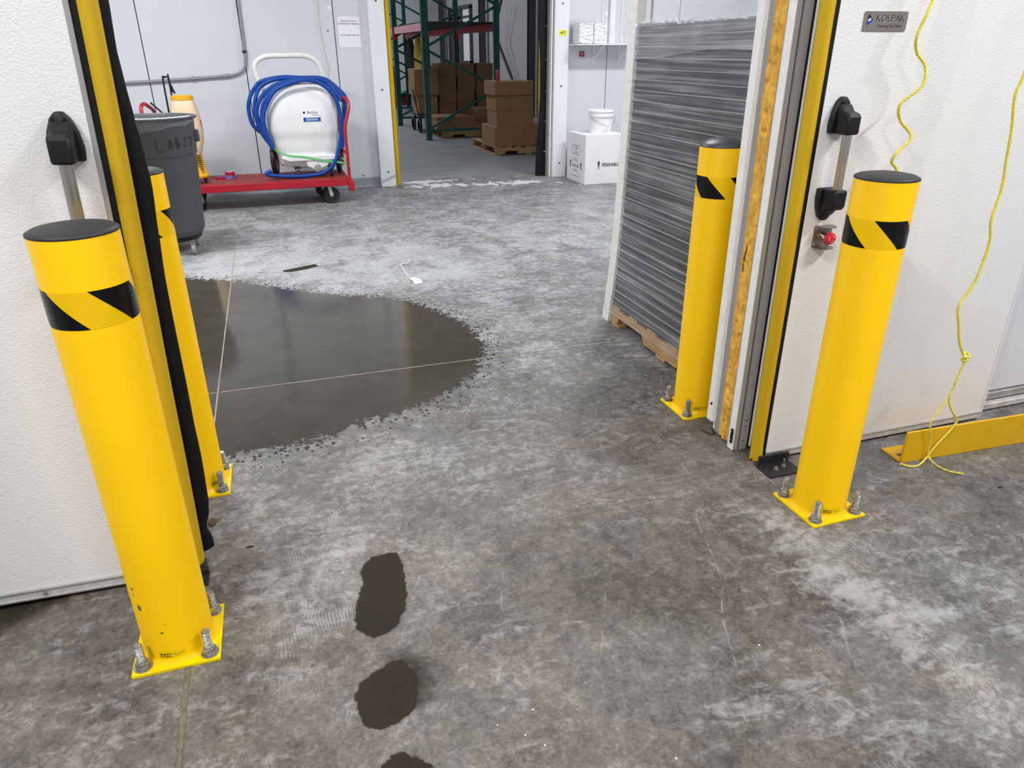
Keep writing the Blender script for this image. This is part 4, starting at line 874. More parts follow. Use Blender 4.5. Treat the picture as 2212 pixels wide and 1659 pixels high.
# ------------------------------------------------------------ pallets
def pallet(name, x0, x1, y0, y1, label, run='x', zt=.125, group=None, nb=7, notch=(.14, .34, .62, .82)):
    """stringers run along `run`, deck boards across"""
    o = empty(name, (x0, y0, 0)); tag(o, label, 'pallet', group)
    W, D = x1 - x0, y1 - y0
    def place(b, nm):
        return b.obj(nm, 'wood', o, bevel=.002)
    L = W if run == 'x' else D; Wd = D if run == 'x' else W
    def bx(l0, l1, w0, w1, z0, z1):
        b = MB()
        return b.box(l0, l1, w0, w1, z0, z1) if run == 'x' else b.box(w0, w1, l0, l1, z0, z1)
    for wpos in (0, Wd / 2 - .018, Wd - .036):
        z0, z1 = .014, zt - .016; nt0, nt1, nt2, nt3 = [L * q for q in notch]; zn = .055
        poly = [(0, z0), (nt0, z0), (nt0 + .02, zn), (nt1 - .02, zn), (nt1, z0), (nt2, z0), (nt2 + .02, zn), (nt3 - .02, zn), (nt3, z0), (L, z0), (L, z1), (0, z1)]
        b = MB()
        if run == 'x': b.prism(poly, 'y', wpos, wpos + .036)
        else: b.prism(poly, 'x', wpos, wpos + .036)
        place(b, 'stringer')
    bw = .09
    for i in range(nb):
        p = (L - bw) * i / (nb - 1); place(bx(p, p + bw, 0, Wd, zt - .016, zt), 'deck_board')
    for p in (0, (L - bw) / 2, L - bw): place(bx(p, p + bw, 0, Wd, 0, .014), 'bottom_board')
    return o
pallet('pallet', 1.695, 2.75, 2.30, 3.395, 'wooden pallet under the film wrapped grey trays', run='y', zt=.112, nb=6, notch=(.10, .36, .66, .94))
def yr(z): return float(np.interp(z, [0, .25, .52, 1.0, 1.58, 1.9], [3.418, 3.372, 3.339, 3.312, 3.288, 3.276]))
# grey trays
TZ = .114; pitch = .0457; x0, x1, y0, y1 = 1.690, 2.70, 2.235, 3.296
tb_ = MB(); tb_.box(.006, x1 - x0 - .006, .006, y1 - y0 - .006, 0, .040); tb_.cur = 1
for (a, b_, c, d) in ((0, .008, 0, y1 - y0), (x1 - x0 - .008, x1 - x0, 0, y1 - y0), (.008, x1 - x0 - .008, 0, .008), (.008, x1 - x0 - .008, y1 - y0 - .008, y1 - y0)): tb_.box(a, b_, c, d, .0395, .0440)
t0 = tb_.obj('tray', ['tray', 'tray_lip'], loc=(x0, y0, TZ), smooth=0)
NT = 30
ORD = 'first second third fourth fifth sixth seventh eighth ninth tenth eleventh twelfth thirteenth fourteenth fifteenth sixteenth seventeenth eighteenth nineteenth twentieth twenty-first twenty-second twenty-third twenty-fourth twenty-fifth twenty-sixth twenty-seventh twenty-eighth twenty-ninth thirtieth'.split()
for k in range(NT):
    o = t0 if k == 0 else t0.copy()
    if k: C.objects.link(o)
    o.location = (x0 + random.uniform(-.002, .002), yr(TZ + pitch * k) - .004 - 1.061 + random.uniform(-.003, .003), TZ + pitch * k)
    pos_ = 'bottom' if k == 0 else ('top' if k == NT - 1 else None)
    tag(o, f'dark grey tray, {pos_}most of the film wrapped stack' if pos_ else f'dark grey tray, {ORD[k]} from the bottom of the film wrapped stack', 'tray', 'stacked grey trays')
ZT = TZ + pitch * NT
fbp = MB(); nz = 120; vs = []
for k in range(nz + 1):
    z = .002 + 1.88 * k / nz; ya = yr(z) + .002; q = .0025 * noise.noise(Vector((1, z * 28, 1)))
    vs += [(1.684 + q, ya, z), (1.6835 + q * .5, ya + .037, z), (1.684 - q, ya + .074, z), (1.729, ya + .074, z), (1.729, ya, z)]
fbp.add(vs, [(k * 5 + i, k * 5 + (i + 1) % 5, (k + 1) * 5 + (i + 1) % 5, (k + 1) * 5 + i) for k in range(nz) for i in range(5)] + [(0, 1, 2, 3, 4), tuple(nz * 5 + i for i in range(5))])
o = fbp.obj('foam_board', 'foamboard', smooth=60); tag(o, 'tall white padded board standing at the end of the wrapped trays', 'board')
# stretch film
fm_ = empty('stretch_film', (1.69, 2.8, .09)); tag(fm_, 'clear stretch film wrapped round the grey trays and rising above them', 'film')
def film_fn(u, v):
    z = -.02 + (ZT - .09 + .02) * v; y = -.60 + (yr(z + .09) - 2.2) * u
    return (-.012 - .0035 * noise.noise(Vector((u * 5, z * 30, 1))), y, z)
MB().grid(film_fn, 60, 200).obj('side_film', 'film', fm_, smooth=80, fix=False)
def top_fn(u, v):
    z = ZT - .09 - .01 + .42 * v; y = -.60 + (yr(z + .09) - 2.2) * u
    return (-.010 - .004 * noise.noise(Vector((u * 8, z * 16, 3))), y, z)
MB().grid(top_fn, 50, 40).obj('loose_film', 'film_top', fm_, smooth=80, fix=False)
def band_fn(u, v):
    y = -.60 + 1.088 * u; z = ZT - .09 - .125 + .125 * v + .02 * (1 - v) * math.sin(u * 5)
    return (-.016 - .004 * noise.noise(Vector((u * 6, z * 60, 9))), y, z)
MB().grid(band_fn, 60, 30).obj('overlap_film', 'film_band', fm_, smooth=80, fix=False)
b = MB()
rr_ = random.Random(4)
for k in range(9):
    yy = -.55 + 1.02 * k / 8 * rr_.uniform(.93, 1.0); pts = []
    for i in range(7): pts.append((-.014 + rr_.uniform(-.004, .004), yy + .022 * (i - 3) + rr_.uniform(-.004, .004), ZT - .092 + rr_.uniform(-.009, .010)))
    b.tube(smooth_path(pts, 4), .0028, 5)
b.obj('film_fold', film_mat('film_fold', .5, .5), fm_)

# ------------------------------------------------------------ litter on the floor
st_ = MB(); st_.tube(smooth_path([(.884, 5.063, .004), (.86, 4.99, .005), (.798, 4.962, .004), (.80, 4.86, .004), (.79, 4.74, .006), (.795, 4.66, .004), (.81, 4.60, .004)], 8), .0028, 5)
st_.add([(.79, 4.60, .004), (.83, 4.62, .006), (.86, 4.52, .012), (.855, 4.47, .004), (.80, 4.47, .003), (.80, 4.53, .010)], [(0, 1, 5), (1, 2, 5), (2, 3, 5), (3, 4, 5)])
tag(st_.obj('string_scrap', 'white_plastic', smooth=0, fix=False), 'white string with a torn plastic end lying behind the puddle', 'litter')
FLK = ['leftmost of the small cluster of white flakes near the bottom edge', 'middle white flake of the cluster near the bottom edge', 'white flake of the cluster closest to the bottom edge', 'white flake just beyond the bottom edge cluster', 'lone white flake at the bottom edge right of the cluster', 'lone white flake on the concrete at the middle of the doorway', 'lone white flake in the foreground right of the damp area']
for i, (x, y) in enumerate([(.32, 1.092), (.371, 1.048), (.403, 1.01), (.41, 1.106), (.658, .891), (.824, 1.823), (1.023, 1.109)]):
    s_ = random.uniform(.0022, .0042); b = MB()
    P = [(s_ * random.uniform(.5, 1) * math.cos(t), s_ * random.uniform(.5, 1) * math.sin(t)) for t in np.linspace(0, 2 * PI, 6, endpoint=False)]
    b.prism(P, 'z', 0, s_ * .4); o = b.obj('paint_flake', 'white', loc=(x, y, .0016), smooth=0); tag(o, FLK[i], 'flake', 'white flakes on the concrete')
for x, y, lb in ((2.255, 1.463, 'small black scrap on the concrete right of the yellow floor rail'), (-.211, 1.946, 'pair of small black specks on the concrete by the left door')):
    b = MB(); b.prism([(-.010, -.002), (.008, -.003), (.011, .001), (-.002, .003), (-.009, .002)], 'z', 0, .0015); tag(b.obj('scrap', 'rubber', loc=(x, y, .001)), lb, 'scrap')
b = MB(); P = [(.016 * random.uniform(.6, 1) * math.cos(t), .022 * random.uniform(.6, 1) * math.sin(t)) for t in np.linspace(0, 2 * PI, 8, endpoint=False)]
b.prism(P, 'z', 0, .004); tag(b.obj('dry_leaf', mat('brown_scrap', (.10, .05, .025), .7), loc=(-.325, 2.115, .002)), 'brown scrap on the floor beside the black door curtain', 'scrap')

# ------------------------------------------------------------ trash can
cn = empty('trash_can', (-.768, 6.0, 0), 0); tag(cn, 'round dark grey trash can marked LAB 27 on a wheeled dolly', 'trash can')
def canr(z): return .238 + (z - .13) / (.955 - .13) * .055
prof = [(.19, .118), (.225, .122), (canr(.15), .15), (canr(.70), .70), (canr(.70) + .010, .704), (canr(.90) + .012, .93), (canr(.93) + .014, .944), (.322, .946), (.324, .960), (.306, .962), (.300, .955), (.290, .90), (.245, .16), (0, .15)]
MB().lathe(prof, n=72).obj('body', 'can', cn, smooth=35)
for xa in (-.318, .283): MB().box(xa, xa + .035, -.05, .05, .78, .86).obj('grip_handle', 'can', cn, bevel=.01)
b = MB(); n = 72
def lin(u, v):
    a = -PI + PI * u; wv = noise.noise(Vector((math.cos(a) * 3, math.sin(a) * 3, v * 2)))
    zz = .962 - v * (.055 + .035 * math.cos((a + 2.1) * 1.2) + .02 * wv)
    r = .3265 - (.015 if v > .35 else .015 * v / .35) + .002 * wv
    return (r * math.cos(a), r * math.sin(a), zz)
b.grid(lambda u, v: ((.302 - .02 * v) * math.cos(2 * PI * u), (.302 - .02 * v) * math.sin(2 * PI * u), .958 - .16 * v), 72, 6)
b.grid(lin, 60, 10)
b.obj('liner', 'liner', cn, smooth=80, fix=False)
b = MB(); cr_ = [((.316 + .004 * noise.noise(Vector((k, 0, 1)))) * math.cos(a), .316 * math.sin(a), .964 + .005 * noise.noise(Vector((k * .7, 2, 1)))) for k, a in enumerate(np.linspace(-2.9, -.42, 60))]
b.tube(cr_, [.004 + .003 * abs(noise.noise(Vector((k * .3, 5, 1)))) for k in range(60)], 6); b.obj('liner_hem', 'white_plastic', cn)
MB().lathe([(.0, .085), (.20, .085), (.215, .095), (.215, .118), (0, .118)], n=40).obj('dolly', 'black', cn)
for k in range(5):
    a = 2 * PI * k / 5 - 1.12 + .25; x, y = .175 * math.cos(a), .175 * math.sin(a)
    if k == 0: x, y = .160, -.235
    cs = MB(); cs.box(x - .018, x + .018, y - .012, y + .012, .05, .088); cs = cs.obj('caster', 'conduit', cn)
    MB().lathe([(.010, -.013), (.034, -.012), (.037, -.006), (.037, .006), (.034, .012), (.010, .013)], (x, y, .0372), 20, 'x').obj('wheel', 'jamb_shade_grey', cs)
# marker writing on the can
def can_pt(u, z):
    a = u; r = canr(z) + .0145; return (r * math.cos(a), r * math.sin(a), z)
strokes = [[(-1.40, .828), (-1.38, .745), (-1.22, .752)], [(-1.12, .755), (-1.07, .825), (-1.02, .758)], [(-1.10, .785), (-1.03, .785)], [(-.93, .83), (-.92, .760), (-.85, .765), (-.84, .79), (-.92, .795), (-.85, .82), (-.93, .83)], [(-.72, .815), (-.66, .825), (-.65, .80), (-.72, .77), (-.62, .765)], [(-.55, .82), (-.44, .825), (-.47, .755)]]
b = MB()
for s_ in strokes:
    dense = []
    for p, q in zip(s_, s_[1:]):
        for k in range(6): t_ = k / 6; dense.append(can_pt(p[0] * (1 - t_) + q[0] * t_, p[1] * (1 - t_) + q[1] * t_))
    dense.append(can_pt(*s_[-1])); b.tube(dense, .0020, 4)
b.obj('marker_writing', 'marker', cn)

# ------------------------------------------------------------ red platform cart
ct = empty('platform_cart', (0, 0, 0)); tag(ct, 'red steel platform cart with worn red deck against the back wall', 'cart')
MB().box(-1.03, .75, 7.40, 8.00, .172, .240).obj('frame', 'red', ct, bevel=.004)
for k in range(6):
    yk = 7.406 + k * .0985; MB().box(-1.02, .738, yk, yk + .0965, .2395, .2445).obj('deck_board', 'red_wood', ct)
hr = smooth_path([(.752, 7.41, .15), (.752, 7.41, .42), (.755, 7.42, .70), (.790, 7.43, .82), (.812, 7.45, .90), (.805, 7.49, .955), (.78, 7.55, .968), (.76, 7.70, .968), (.76, 7.88, .962), (.755, 7.93, .90), (.752, 7.93, .30)], 8)
ho = MB().tube(hr, .016, 10).obj('push_handle', 'red', ct)
MB().tube([(.755, 7.42, .46), (.755, 7.93, .46)], .012, 8).obj('rung', 'red', ho)
MB().box(.735, .79, 7.385, 7.44, .12, .215).obj('corner_pocket', 'red', ct, bevel=.005)
hl = smooth_path([(-.98, 7.45, .15), (-.98, 7.46, .70), (-1.0, 7.48, .90), (-.985, 7.54, .955), (-.96, 7.64, .935), (-.93, 7.8, .85), (-.94, 7.93, .60), (-.95, 7.93, .30)], 8)
MB().tube(hl, .016, 10).obj('push_handle', 'red', ct)
def caster(x, y, r, wd, rz, name='caster', ztop=.172, plate='kick'):
    c = MB(); c.box(x - .045, x + .045, y - .04, y + .04, ztop - .006, ztop)
    for s_ in (-1, 1):
        ca, sa = math.cos(rz), math.sin(rz); ox, oy = -sa * s_ * (wd / 2 + .006), ca * s_ * (wd / 2 + .006)
        c.bar((x + ox * .8, y + oy * .8, ztop - .004), (x + ox + .02 * ca, y + oy + .02 * sa, r), .032, .005, (ca, sa, 0) if False else (-sa, ca, 0))
    c = c.obj(name, plate, ct)
    w_ = MB(); w_.lathe([(.012, -wd / 2), (r * .72, -wd / 2 + .001), (r * .74, -wd / 2 + .004), (r * .95, -wd / 2), (r, -wd / 2 + .006), (r, wd / 2 - .006), (r * .95, wd / 2), (r * .74, wd / 2 - .004), (r * .72, wd / 2 - .001), (.012, wd / 2)], (0, 0, 0), 30, 'y')
    w_.obj('wheel', 'tyre', c, loc=(x + .02 * math.cos(rz), y + .02 * math.sin(rz), r), rot=(0, 0, rz))
    MB().lathe([(0, -wd / 2 - .008), (.016, -wd / 2 - .006), (.016, wd / 2 + .006), (0, wd / 2 + .008)], (0, 0, 0), 14, 'y').obj('hub', 'conduit', c, loc=(x + .02 * math.cos(rz), y + .02 * math.sin(rz), r), rot=(0, 0, rz))
caster(.545, 7.47, .078, .045, .1); caster(.50, 7.90, .078, .045, -.1); caster(-.66, 7.47, .078, .045, 1.2); caster(-.70, 7.90, .078, .045, .9)
# tape rolls on the deck
for x, y, z, m, lb in ((-.372, 7.78, .2445, 'purple', 'small purple roll of tape on the red cart deck'), (-.365, 7.785, .2445 + .031, 'purple', 'purple and red roll of tape on top of the other roll on the cart'), (-.46, 7.77, .2445, 'red', 'flat red roll of tape lying left of the purple rolls on the cart')):
    h_ = .030 if m == 'purple' else .018
    o = empty('tape_roll', (x, y, z)); tag(o, lb, 'tape')
    MB().lathe([(.030, 0), (.046, 0), (.046, h_), (.030, h_), (.030, 0)], n=28).obj('tape', m if z < .25 else 'red', o)
    MB().lathe([(.027, 0), (.030, 0), (.030, h_), (.027, h_), (.027, 0)], n=28).obj('core', 'purple' if m != 'purple' else 'white', o)

# ------------------------------------------------------------ white foamer tank on the cart
tk = empty('foamer_tank', (0, 7.75, .2445)); tag(tk, 'white wheeled plastic foamer tank standing on the red cart', 'tank')
lv = [(.090, .24, .56, .145), (.11, .13, .62, .165), (.155, .112, .655, .175), (.20, .108, .672, .178), (.235, .100, .680, .180), (.25, .086, .690, .186), (.32, .072, .700, .190), (.388, .060, .704, .190), (.40, .050, .712, .196), (.45, .047, .716, .196), (.56, .044, .722, .196), (.60, .052, .722, .196), (.645, .068, .716, .190), (.70, .105, .706, .182), (.755, .165, .688, .170), (.79, .20, .668, .160), (.81, .235, .640, .150), (.84, .30, .585, .135), (.855, .34, .53, .10)]
vs = []; nn = 48; o_ = 0
for (z, xa, xb, d_) in lv:
    cx_ = (xa + xb) / 2; hw = (xb - xa) / 2
    for k in range(nn):
        a = 2 * PI * k / nn; c_, s_ = math.cos(a), math.sin(a); p_ = .42
        vs.append((cx_ + hw * math.copysign(abs(c_) ** p_, c_), d_ * math.copysign(abs(s_) ** p_, s_) + .0, z))
b = MB(); b.add(vs, [(i * nn + k, i * nn + (k + 1) % nn, (i + 1) * nn + (k + 1) % nn, (i + 1) * nn + k) for i in range(len(lv) - 1) for k in range(nn)] + [tuple(range(nn))[::-1], tuple((len(lv) - 1) * nn + k for k in range(nn))])
bo = b.obj('body', 'tank', tk, smooth=60)
b = MB(); b.prism([(.36, .165), (.37, .105), (.41, .085), (.44, .055), (.49, .055), (.52, .085), (.57, .105), (.60, .165)], 'y', -.205, -.14); b.obj('drain_boss', 'tank', tk, bevel=.012)
MB().lathe([(.036, -.006), (.034, -.010), (0, -.010)], (.468, -.205, .088), 24, 'y').lathe([(.012, -.010), (.012, -.022), (0, -.022)], (.468, -.205, .088), 12, 'y').obj('drain_cap', 'jamb_shade_grey', tk)
b = MB(); b.prism([(.20, .155), (.66, .155), (.67, .195), (.60, .215), (.17, .215), (.13, .19)], 'y', -.215, -.12); b.obj('front_ledge', 'tank', tk, bevel=.012)
ZB = .2445
hp_ = smooth_path([(.075, .08, .99 - ZB), (.027, .10, 1.131 - ZB), (.010, .10, 1.22 - ZB), (.022, .10, 1.278 - ZB), (.075, .10, 1.318 - ZB), (.146, .10, 1.337 - ZB), (.30, .10, 1.340 - ZB), (.47, .10, 1.338 - ZB), (.555, .10, 1.310 - ZB), (.605, .10, 1.255 - ZB), (.641, .10, 1.135 - ZB), (.66, .08, 1.0 - ZB)], 8)
MB().tube(hp_, .024, 14).obj('push_handle', 'cream', tk)
wh = MB().lathe([(.03, -.022), (.10, -.018), (.105, -.024), (.138, -.022), (.148, -.010), (.148, .010), (.138, .022), (.105, .024), (.10, .018), (.03, .022)], (0, 0, 0), 36, 'x').obj('wheel', 'tyre', tk, loc=(.075, .06, .148), rot=(0, 0, -.16))
MB().lathe([(0, -.030), (.03, -.028), (.09, -.021), (.098, -.019), (.098, .019), (.09, .021), (.03, .028), (0, .030)], (0, 0, 0), 30, 'x').obj('rim', 'conduit', wh)
w2 = wh.copy(); C.objects.link(w2); w2.location = (.70, .06, .148)
for x in (.275, .60):
    c = MB(); c.box(x - .03, x + .03, -.19, -.13, .085, .105); c.bar((x - .022, -.16, .09), (x - .022, -.165, .036), .03, .004, (1, 0, 0)); c.bar((x + .022, -.16, .09), (x + .022, -.165, .036), .03, .004, (1, 0, 0)); c = c.obj('caster', 'black_metal', tk)
    MB().lathe([(.006, -.013), (.032, -.013), (.036, -.006), (.036, .006), (.032, .013), (.006, .013)], (x, -.168, .0365), 22, 'x').obj('wheel', 'tyre', c)
# label with logo
lb = MB().box(.371, .548, -.1985, -.197, .518, .625).obj('label', 'paper', tk); yl = -.1992
t = MB(); text_on(t, 'BioSafe', .036, lambda u, v: (.475 + u, yl, .600 + v), sx=.95); text_on(t, 'Systems', .020, lambda u, v: (.505 + u, yl, .577 + v)); t.obj('label_text', 'ink', lb, smooth=0, fix=False)
t = MB(); t.box(.385, .546, yl, -.1985, .520, .556); t.lathe([(0, 0), (.010, 0)], (.397, yl, .602), 16, 'y'); t.obj('label_block', 'blue', lb, smooth=0)
t = MB()
for z in (.546, .538, .530): t.add([(.41, yl - .0004, z), (.52, yl - .0004, z), (.52, yl - .0004, z + .003), (.41, yl - .0004, z + .003)], [(0, 1, 2, 3)])
t.obj('label_lines', 'white', lb, smooth=0, fix=False)
# green strap
gs = [(.062, 7.60, .545), (.095, 7.555, .514), (.197, 7.535, .463), (.342, 7.532, .444), (.469, 7.532, .414), (.579, 7.534, .394), (.70, 7.50, .378), (.765, 7.40, .366)]
gp_ = smooth_path(gs, 6); b = MB(); vs = []
for p in gp_: vs += [(p.x, p.y, p.z - .010), (p.x, p.y - .003, p.z + .010)]
b.add(vs, [(2 * i, 2 * i + 1, 2 * i + 3, 2 * i + 2) for i in range(len(gp_) - 1)])
b.bar((.765, 7.40, .366), (.70, 7.46, .43), .018, .003); b.bar((.765, 7.40, .366), (.74, 7.42, .27), .016, .003)
tag(b.obj('strap', 'green', smooth=0, fix=False), 'light green strap tying the white tank to the red cart handle', 'strap')
# blue hose
LP = dict(
 L1=([(0.070, 0.53), (0.035, 0.66), (0.02, 0.78), (0.05, 0.89), (0.139, 1.024), (0.254, 1.09), (0.427, 1.13), (0.567, 1.106), (0.675, 1.014), (0.727, 0.89), (0.738, 0.729), (0.705, 0.549), (0.635, 0.375), (0.528, 0.285), (0.373, 0.262), (0.207, 0.262), (0.037, 0.280), (-0.021, 0.300), (0.030, 0.325)], 7.525),
 L2=([(0.063, 0.532), (0.009, 0.659), (-0.032, 0.836), (0.008, 0.956), (0.09, 1.04), (0.214, 1.105), (0.413, 1.132), (0.573, 1.117), (0.712, 1.045), (0.786, 0.956), (0.781, 0.813), (0.731, 0.504)], 7.60),
 L3=([(0.064, 0.541), (-0.015, 0.678), (-0.045, 0.837), (-0.024, 0.974), (0.034, 1.075), (0.156, 1.132), (0.29, 1.147), (0.485, 1.135), (0.663, 1.098), (0.78, 0.982), (0.8, 0.858), (0.734, 0.541)], 7.64),
 L4=([(-0.024, 0.678), (-0.084, 0.751), (-0.099, 0.881), (-0.07, 0.992), (-0.009, 1.075), (0.059, 1.125), (0.238, 1.156), (0.415, 1.149), (0.621, 1.138), (0.749, 1.044), (0.813, 0.938), (0.781, 0.723)], 7.68),
 L5=([(0.071, 0.522), (0.018, 0.659), (0.01, 0.818), (0.05, 0.946), (0.144, 1.047), (0.284, 1.104), (0.432, 1.14), (0.593, 1.129), (0.686, 1.063), (0.766, 0.939)], 7.56))
b = MB()
for k, (pl, y) in LP.items():
    sc_ = (y - .0) / (7.56 if k == 'L1' else 7.62)
    pts = [(px * sc_, y + (.05 if (z > 1.0 and k != 'L1') else 0), 1.379 + (z - 1.379) * sc_) for px, z in pl]
    b.tube(smooth_path(pts, 8), .0185, 10)
tag(b.obj('hose_coil', 'hose', smooth=60), 'blue rubber hose coiled around the white tank', 'hose')

# ------------------------------------------------------------ backpack sprayer behind the can
sp = empty('backpack_sprayer', (-.655, 7.60, .2445)); tag(sp, 'amber backpack sprayer with yellow cap and base on the red cart behind the can', 'sprayer')
def loft(levels, p_=.5, nn=36, c=(0, 0)):
    vs = []
    for (z, xa, xb, d_) in levels:
        cx_ = (xa + xb) / 2; hw = (xb - xa) / 2
        for k in range(nn):
            a = 2 * PI * k / nn; c_, s_ = math.cos(a), math.sin(a); vs.append((cx_ + hw * math.copysign(abs(c_) ** p_, c_) + c[0], d_ * math.copysign(abs(s_) ** p_, s_) + c[1], z))
    b = MB(); b.add(vs, [(i * nn + k, i * nn + (k + 1) % nn, (i + 1) * nn + (k + 1) % nn, (i + 1) * nn + k) for i in range(len(levels) - 1) for k in range(nn)] + [tuple(range(nn))[::-1], tuple((len(levels) - 1) * nn + k for k in range(nn))]); return b
loft([(.26, -.08, .085, .08), (.30, -.10, .095, .10), (.36, -.125, .118, .11), (.46, -.135, .130, .12), (.58, -.125, .122, .12), (.66, -.118, .108, .115), (.70, -.105, .098, .10), (.735, -.095, .090, .09)], .6).obj('tank', 'jug', sp, smooth=60)
MB().lathe([(.090, .735), (.096, .738), (.096, .768), (.086, .776), (0, .778)], (-.003, 0, 0), 32).obj('cap', 'jug_yellow', sp)
loft([(.055, -.115, .108, .10), (.075, -.120, .112, .105), (.085, -.10, .100, .09), (.20, -.085, .085, .08), (.30, -.06, .078, .07), (.32, -.05, .082, .07)], .6).obj('base', 'jug_yellow', sp, smooth=50)
for k in range(9):
    MB().box(-.04, .078, -.083, -.074, .095 + k * .019, .101 + k * .019).obj('vent_slot', 'black', sp)
for x in (-.08, .075):
    MB().box(x - .012, x + .012, -.07, .07, 0, .06).obj('foot', 'black', sp, bevel=.003)
b = MB(); b.tube(smooth_path([(-.135, .0, .50), (-.132, 0, .90), (-.12, 0, .925), (-.095, 0, .93), (-.085, 0, .90), (-.085, 0, .70)], 6), .008, 8); b.bar((-.085, 0, .955), (-.075, 0, .80), .02, .012); b.bar((-.075, 0, .86), (-.055, 0, .79), .022, .014); b.obj('pump_lever', 'black', sp)
b = MB(); b.tube([(-.27, -.02, .72), (-.16, -.02, .60)], .008, 8); b.obj('wand', 'black', sp)
MB().box(.118, .128, -.05, -.02, .50, .56).obj('label', 'red', sp)
t = MB(); text_on(t, 'BACKPACK', .022, lambda u, v: (.105 + v * .3, -.118, .60 + v)); 

# ------------------------------------------------------------ store room beyond the far doorway
XW = 6.0
ws = empty('wall_store', (XW, 0, 0)); struct(ws, 'grey ribbed metal wall of the store room')
# window / door opening between y=21.8 and 24.2
OY0, OY1, OZ0, OZ1 = 21.7, 24.3, 1.05, 2.50
def ribbed(y0, y1, z0, z1):
    b = MB(); y = y0; vs = []
    pr = []
    while y < y1 - 1e-6:
        for dy, dx in ((0, 0), (.15, 0), (.165, .010), (.185, .010), (.20, 0)):
            if y + dy <= y1: pr.append((y + dy, dx))
        y += .20
    pr.append((y1, 0))
    for yy, dx in pr: vs += [(-dx, yy, z0), (-dx, yy, z1)]
    b.add(vs, [(2 * i, 2 * i + 1, 2 * i + 3, 2 * i + 2) for i in range(len(pr) - 1)]); return b
for a in ((8.62, OY0, 0, 6), (OY1, 27, 0, 6), (OY0, OY1, 0, OZ0), (OY0, OY1, OZ1, 6)): ribbed(*a).obj('wall_sheet', 'store_wall', ws, smooth=30, fix=False)
wf = MB()
for z in (OZ0, OZ1): wf.box(-.08, .05, OY0, OY1, z - .05, z + .05)
for y in (OY0, OY1 - .1): wf.box(-.08, .05, y, y + .1, OZ0, OZ1)
wf.box(-.03, .02, 22.85, OY1, OZ0, OZ1); wf.box(-.03, .02, OY0, OY1, 2.22, 2.28)
struct(wf.obj('window_1', 'column', loc=(XW, 0, 0)), 'dark framed window in the store room wall')
# far wall and left wall
fwl = empty('wall_far', (0, 25.5, 0)); struct(fwl, 'pale panelled far wall of the store room')
for k in range(8):
    MB().box(-1.0 + k * .9 + .01, -.1 + k * .9 - .01, 0, .1, 0, 6).obj('wall_panel', 'store_wall' if k % 3 else 'ceiling', fwl, bevel=.01)
for x, y, lb in ((XW - .16, 16.35, 'dark steel column nearest the black curtain in the store room'), (XW - .16, 20.2, 'dark steel column behind the green rack'), (XW - .16, 24.8, 'dark steel column at the far end of the store room')):
    b = MB(); b.box(-.07, .07, -.09, -.075, 0, 6); b.box(-.07, .07, .075, .09, 0, 6); b.box(-.008, .008, -.075, .075, 0, 6)
    o = b.obj('steel_column', 'column', loc=(x, y, 0)); tag(o, lb, 'column')
br = MB(); br.bar((XW - .3, 18.0, 2.5), (XW - .35, 18.5, 1.80), .05, .05); br.bar((XW - .35, 18.5, 1.78), (XW - .12, 17.2, .3), .05, .05); br.lathe([(.06, 0), (.06, .1)], (XW - .35, 18.45, 1.74), 10)
tag(br.obj('wall_brace', 'column'), 'bent dark diagonal steel brace in front of the ribbed store room wall', 'brace')
struct(MB().box(-3, XW + .1, 8.7, 27, 6.0, 6.1).obj('ceiling', 'ceiling'), 'store room ceiling')
struct(MB().box(-3, 5.8, 2.0, 8.42, 3.3, 3.4).obj('ceiling', 'ceiling'), 'room ceiling')
struct(MB().box(-3.1, -3.0, 2.0, 27, 0, 6.1).obj('wall_left', 'wall'), 'left side wall'); struct(MB().box(5.6, 5.7, 2.16, 8.4, 0, 3.3).obj('wall_right', 'wall'), 'right side wall')
struct(MB().box(-3.0, 5.8, 8.42, 8.5, 3.3, 6.1).obj('wall_upper', 'wall'), 'wall above the room on the store side')

# pallet rack
rk = empty('pallet_rack', (2.67, 12.56, 0)); tag(rk, 'green steel pallet rack with orange red beams in the store room', 'rack')
FY = [0, 2.71, 5.44, 8.14]; DXR = 1.21
for fi, fy in enumerate(FY):
    for px in (0, DXR):
        b = MB()
        w_ = .09
        b.box(px - w_ / 2, px + w_ / 2, fy - .004, fy, 0, 3.6); b.box(px - w_ / 2, px - w_ / 2 + .004, fy, fy + .07, 0, 3.6); b.box(px + w_ / 2 - .004, px + w_ / 2, fy, fy + .07, 0, 3.6)
        up_ = b.obj('upright', 'green_steel', rk)
        MB().box(px - .06, px + .06, fy - .03, fy + .1, 0, .008).obj('foot_plate', 'green_steel', up_)
        hb = MB(); z = .1
        while z < 2.2:
            s_ = .008
            if fi < 2:
                for hx in ((-w_ / 2 - .001), (w_ / 2 + .001)) if False else (): pass
                hb.add([(px - s_ - (.012 if px == 0 else -.012), fy - .0048, z - s_), (px + s_ - (.012 if px == 0 else -.012), fy - .0048, z - s_), (px + s_ - (.012 if px == 0 else -.012), fy - .0048, z + s_), (px - s_ - (.012 if px == 0 else -.012), fy - .0048, z + s_)], [(0, 1, 2, 3)])
            z += .0508
        if fi < 2: hb.obj('punched_holes', 'ink' if px == 0 else 'conduit', up_, smooth=0, fix=False)['kind'] = 'stuff'
    zz = [(0, .15, 1, .15), (0, .17, 1, .78), (1, .80, 0, 1.40), (0, 1.42, 1, 2.03), (1, 2.05, 0, 2.66), (0, 2.68, 1, 3.3)]
    for (a, z0, c, z1) in zz:
        MB().bar((a * DXR, fy + .03, z0), (c * DXR, fy + .03, z1), .038, .03, (0, 1, 0)).obj('brace', 'green_steel', rk)
M['beam_glare'] = mat('beam_face_glare', srgb(226, 160, 168), 0.35, var=0.08, vscale=20)  # glare on the red front beams put into their colour
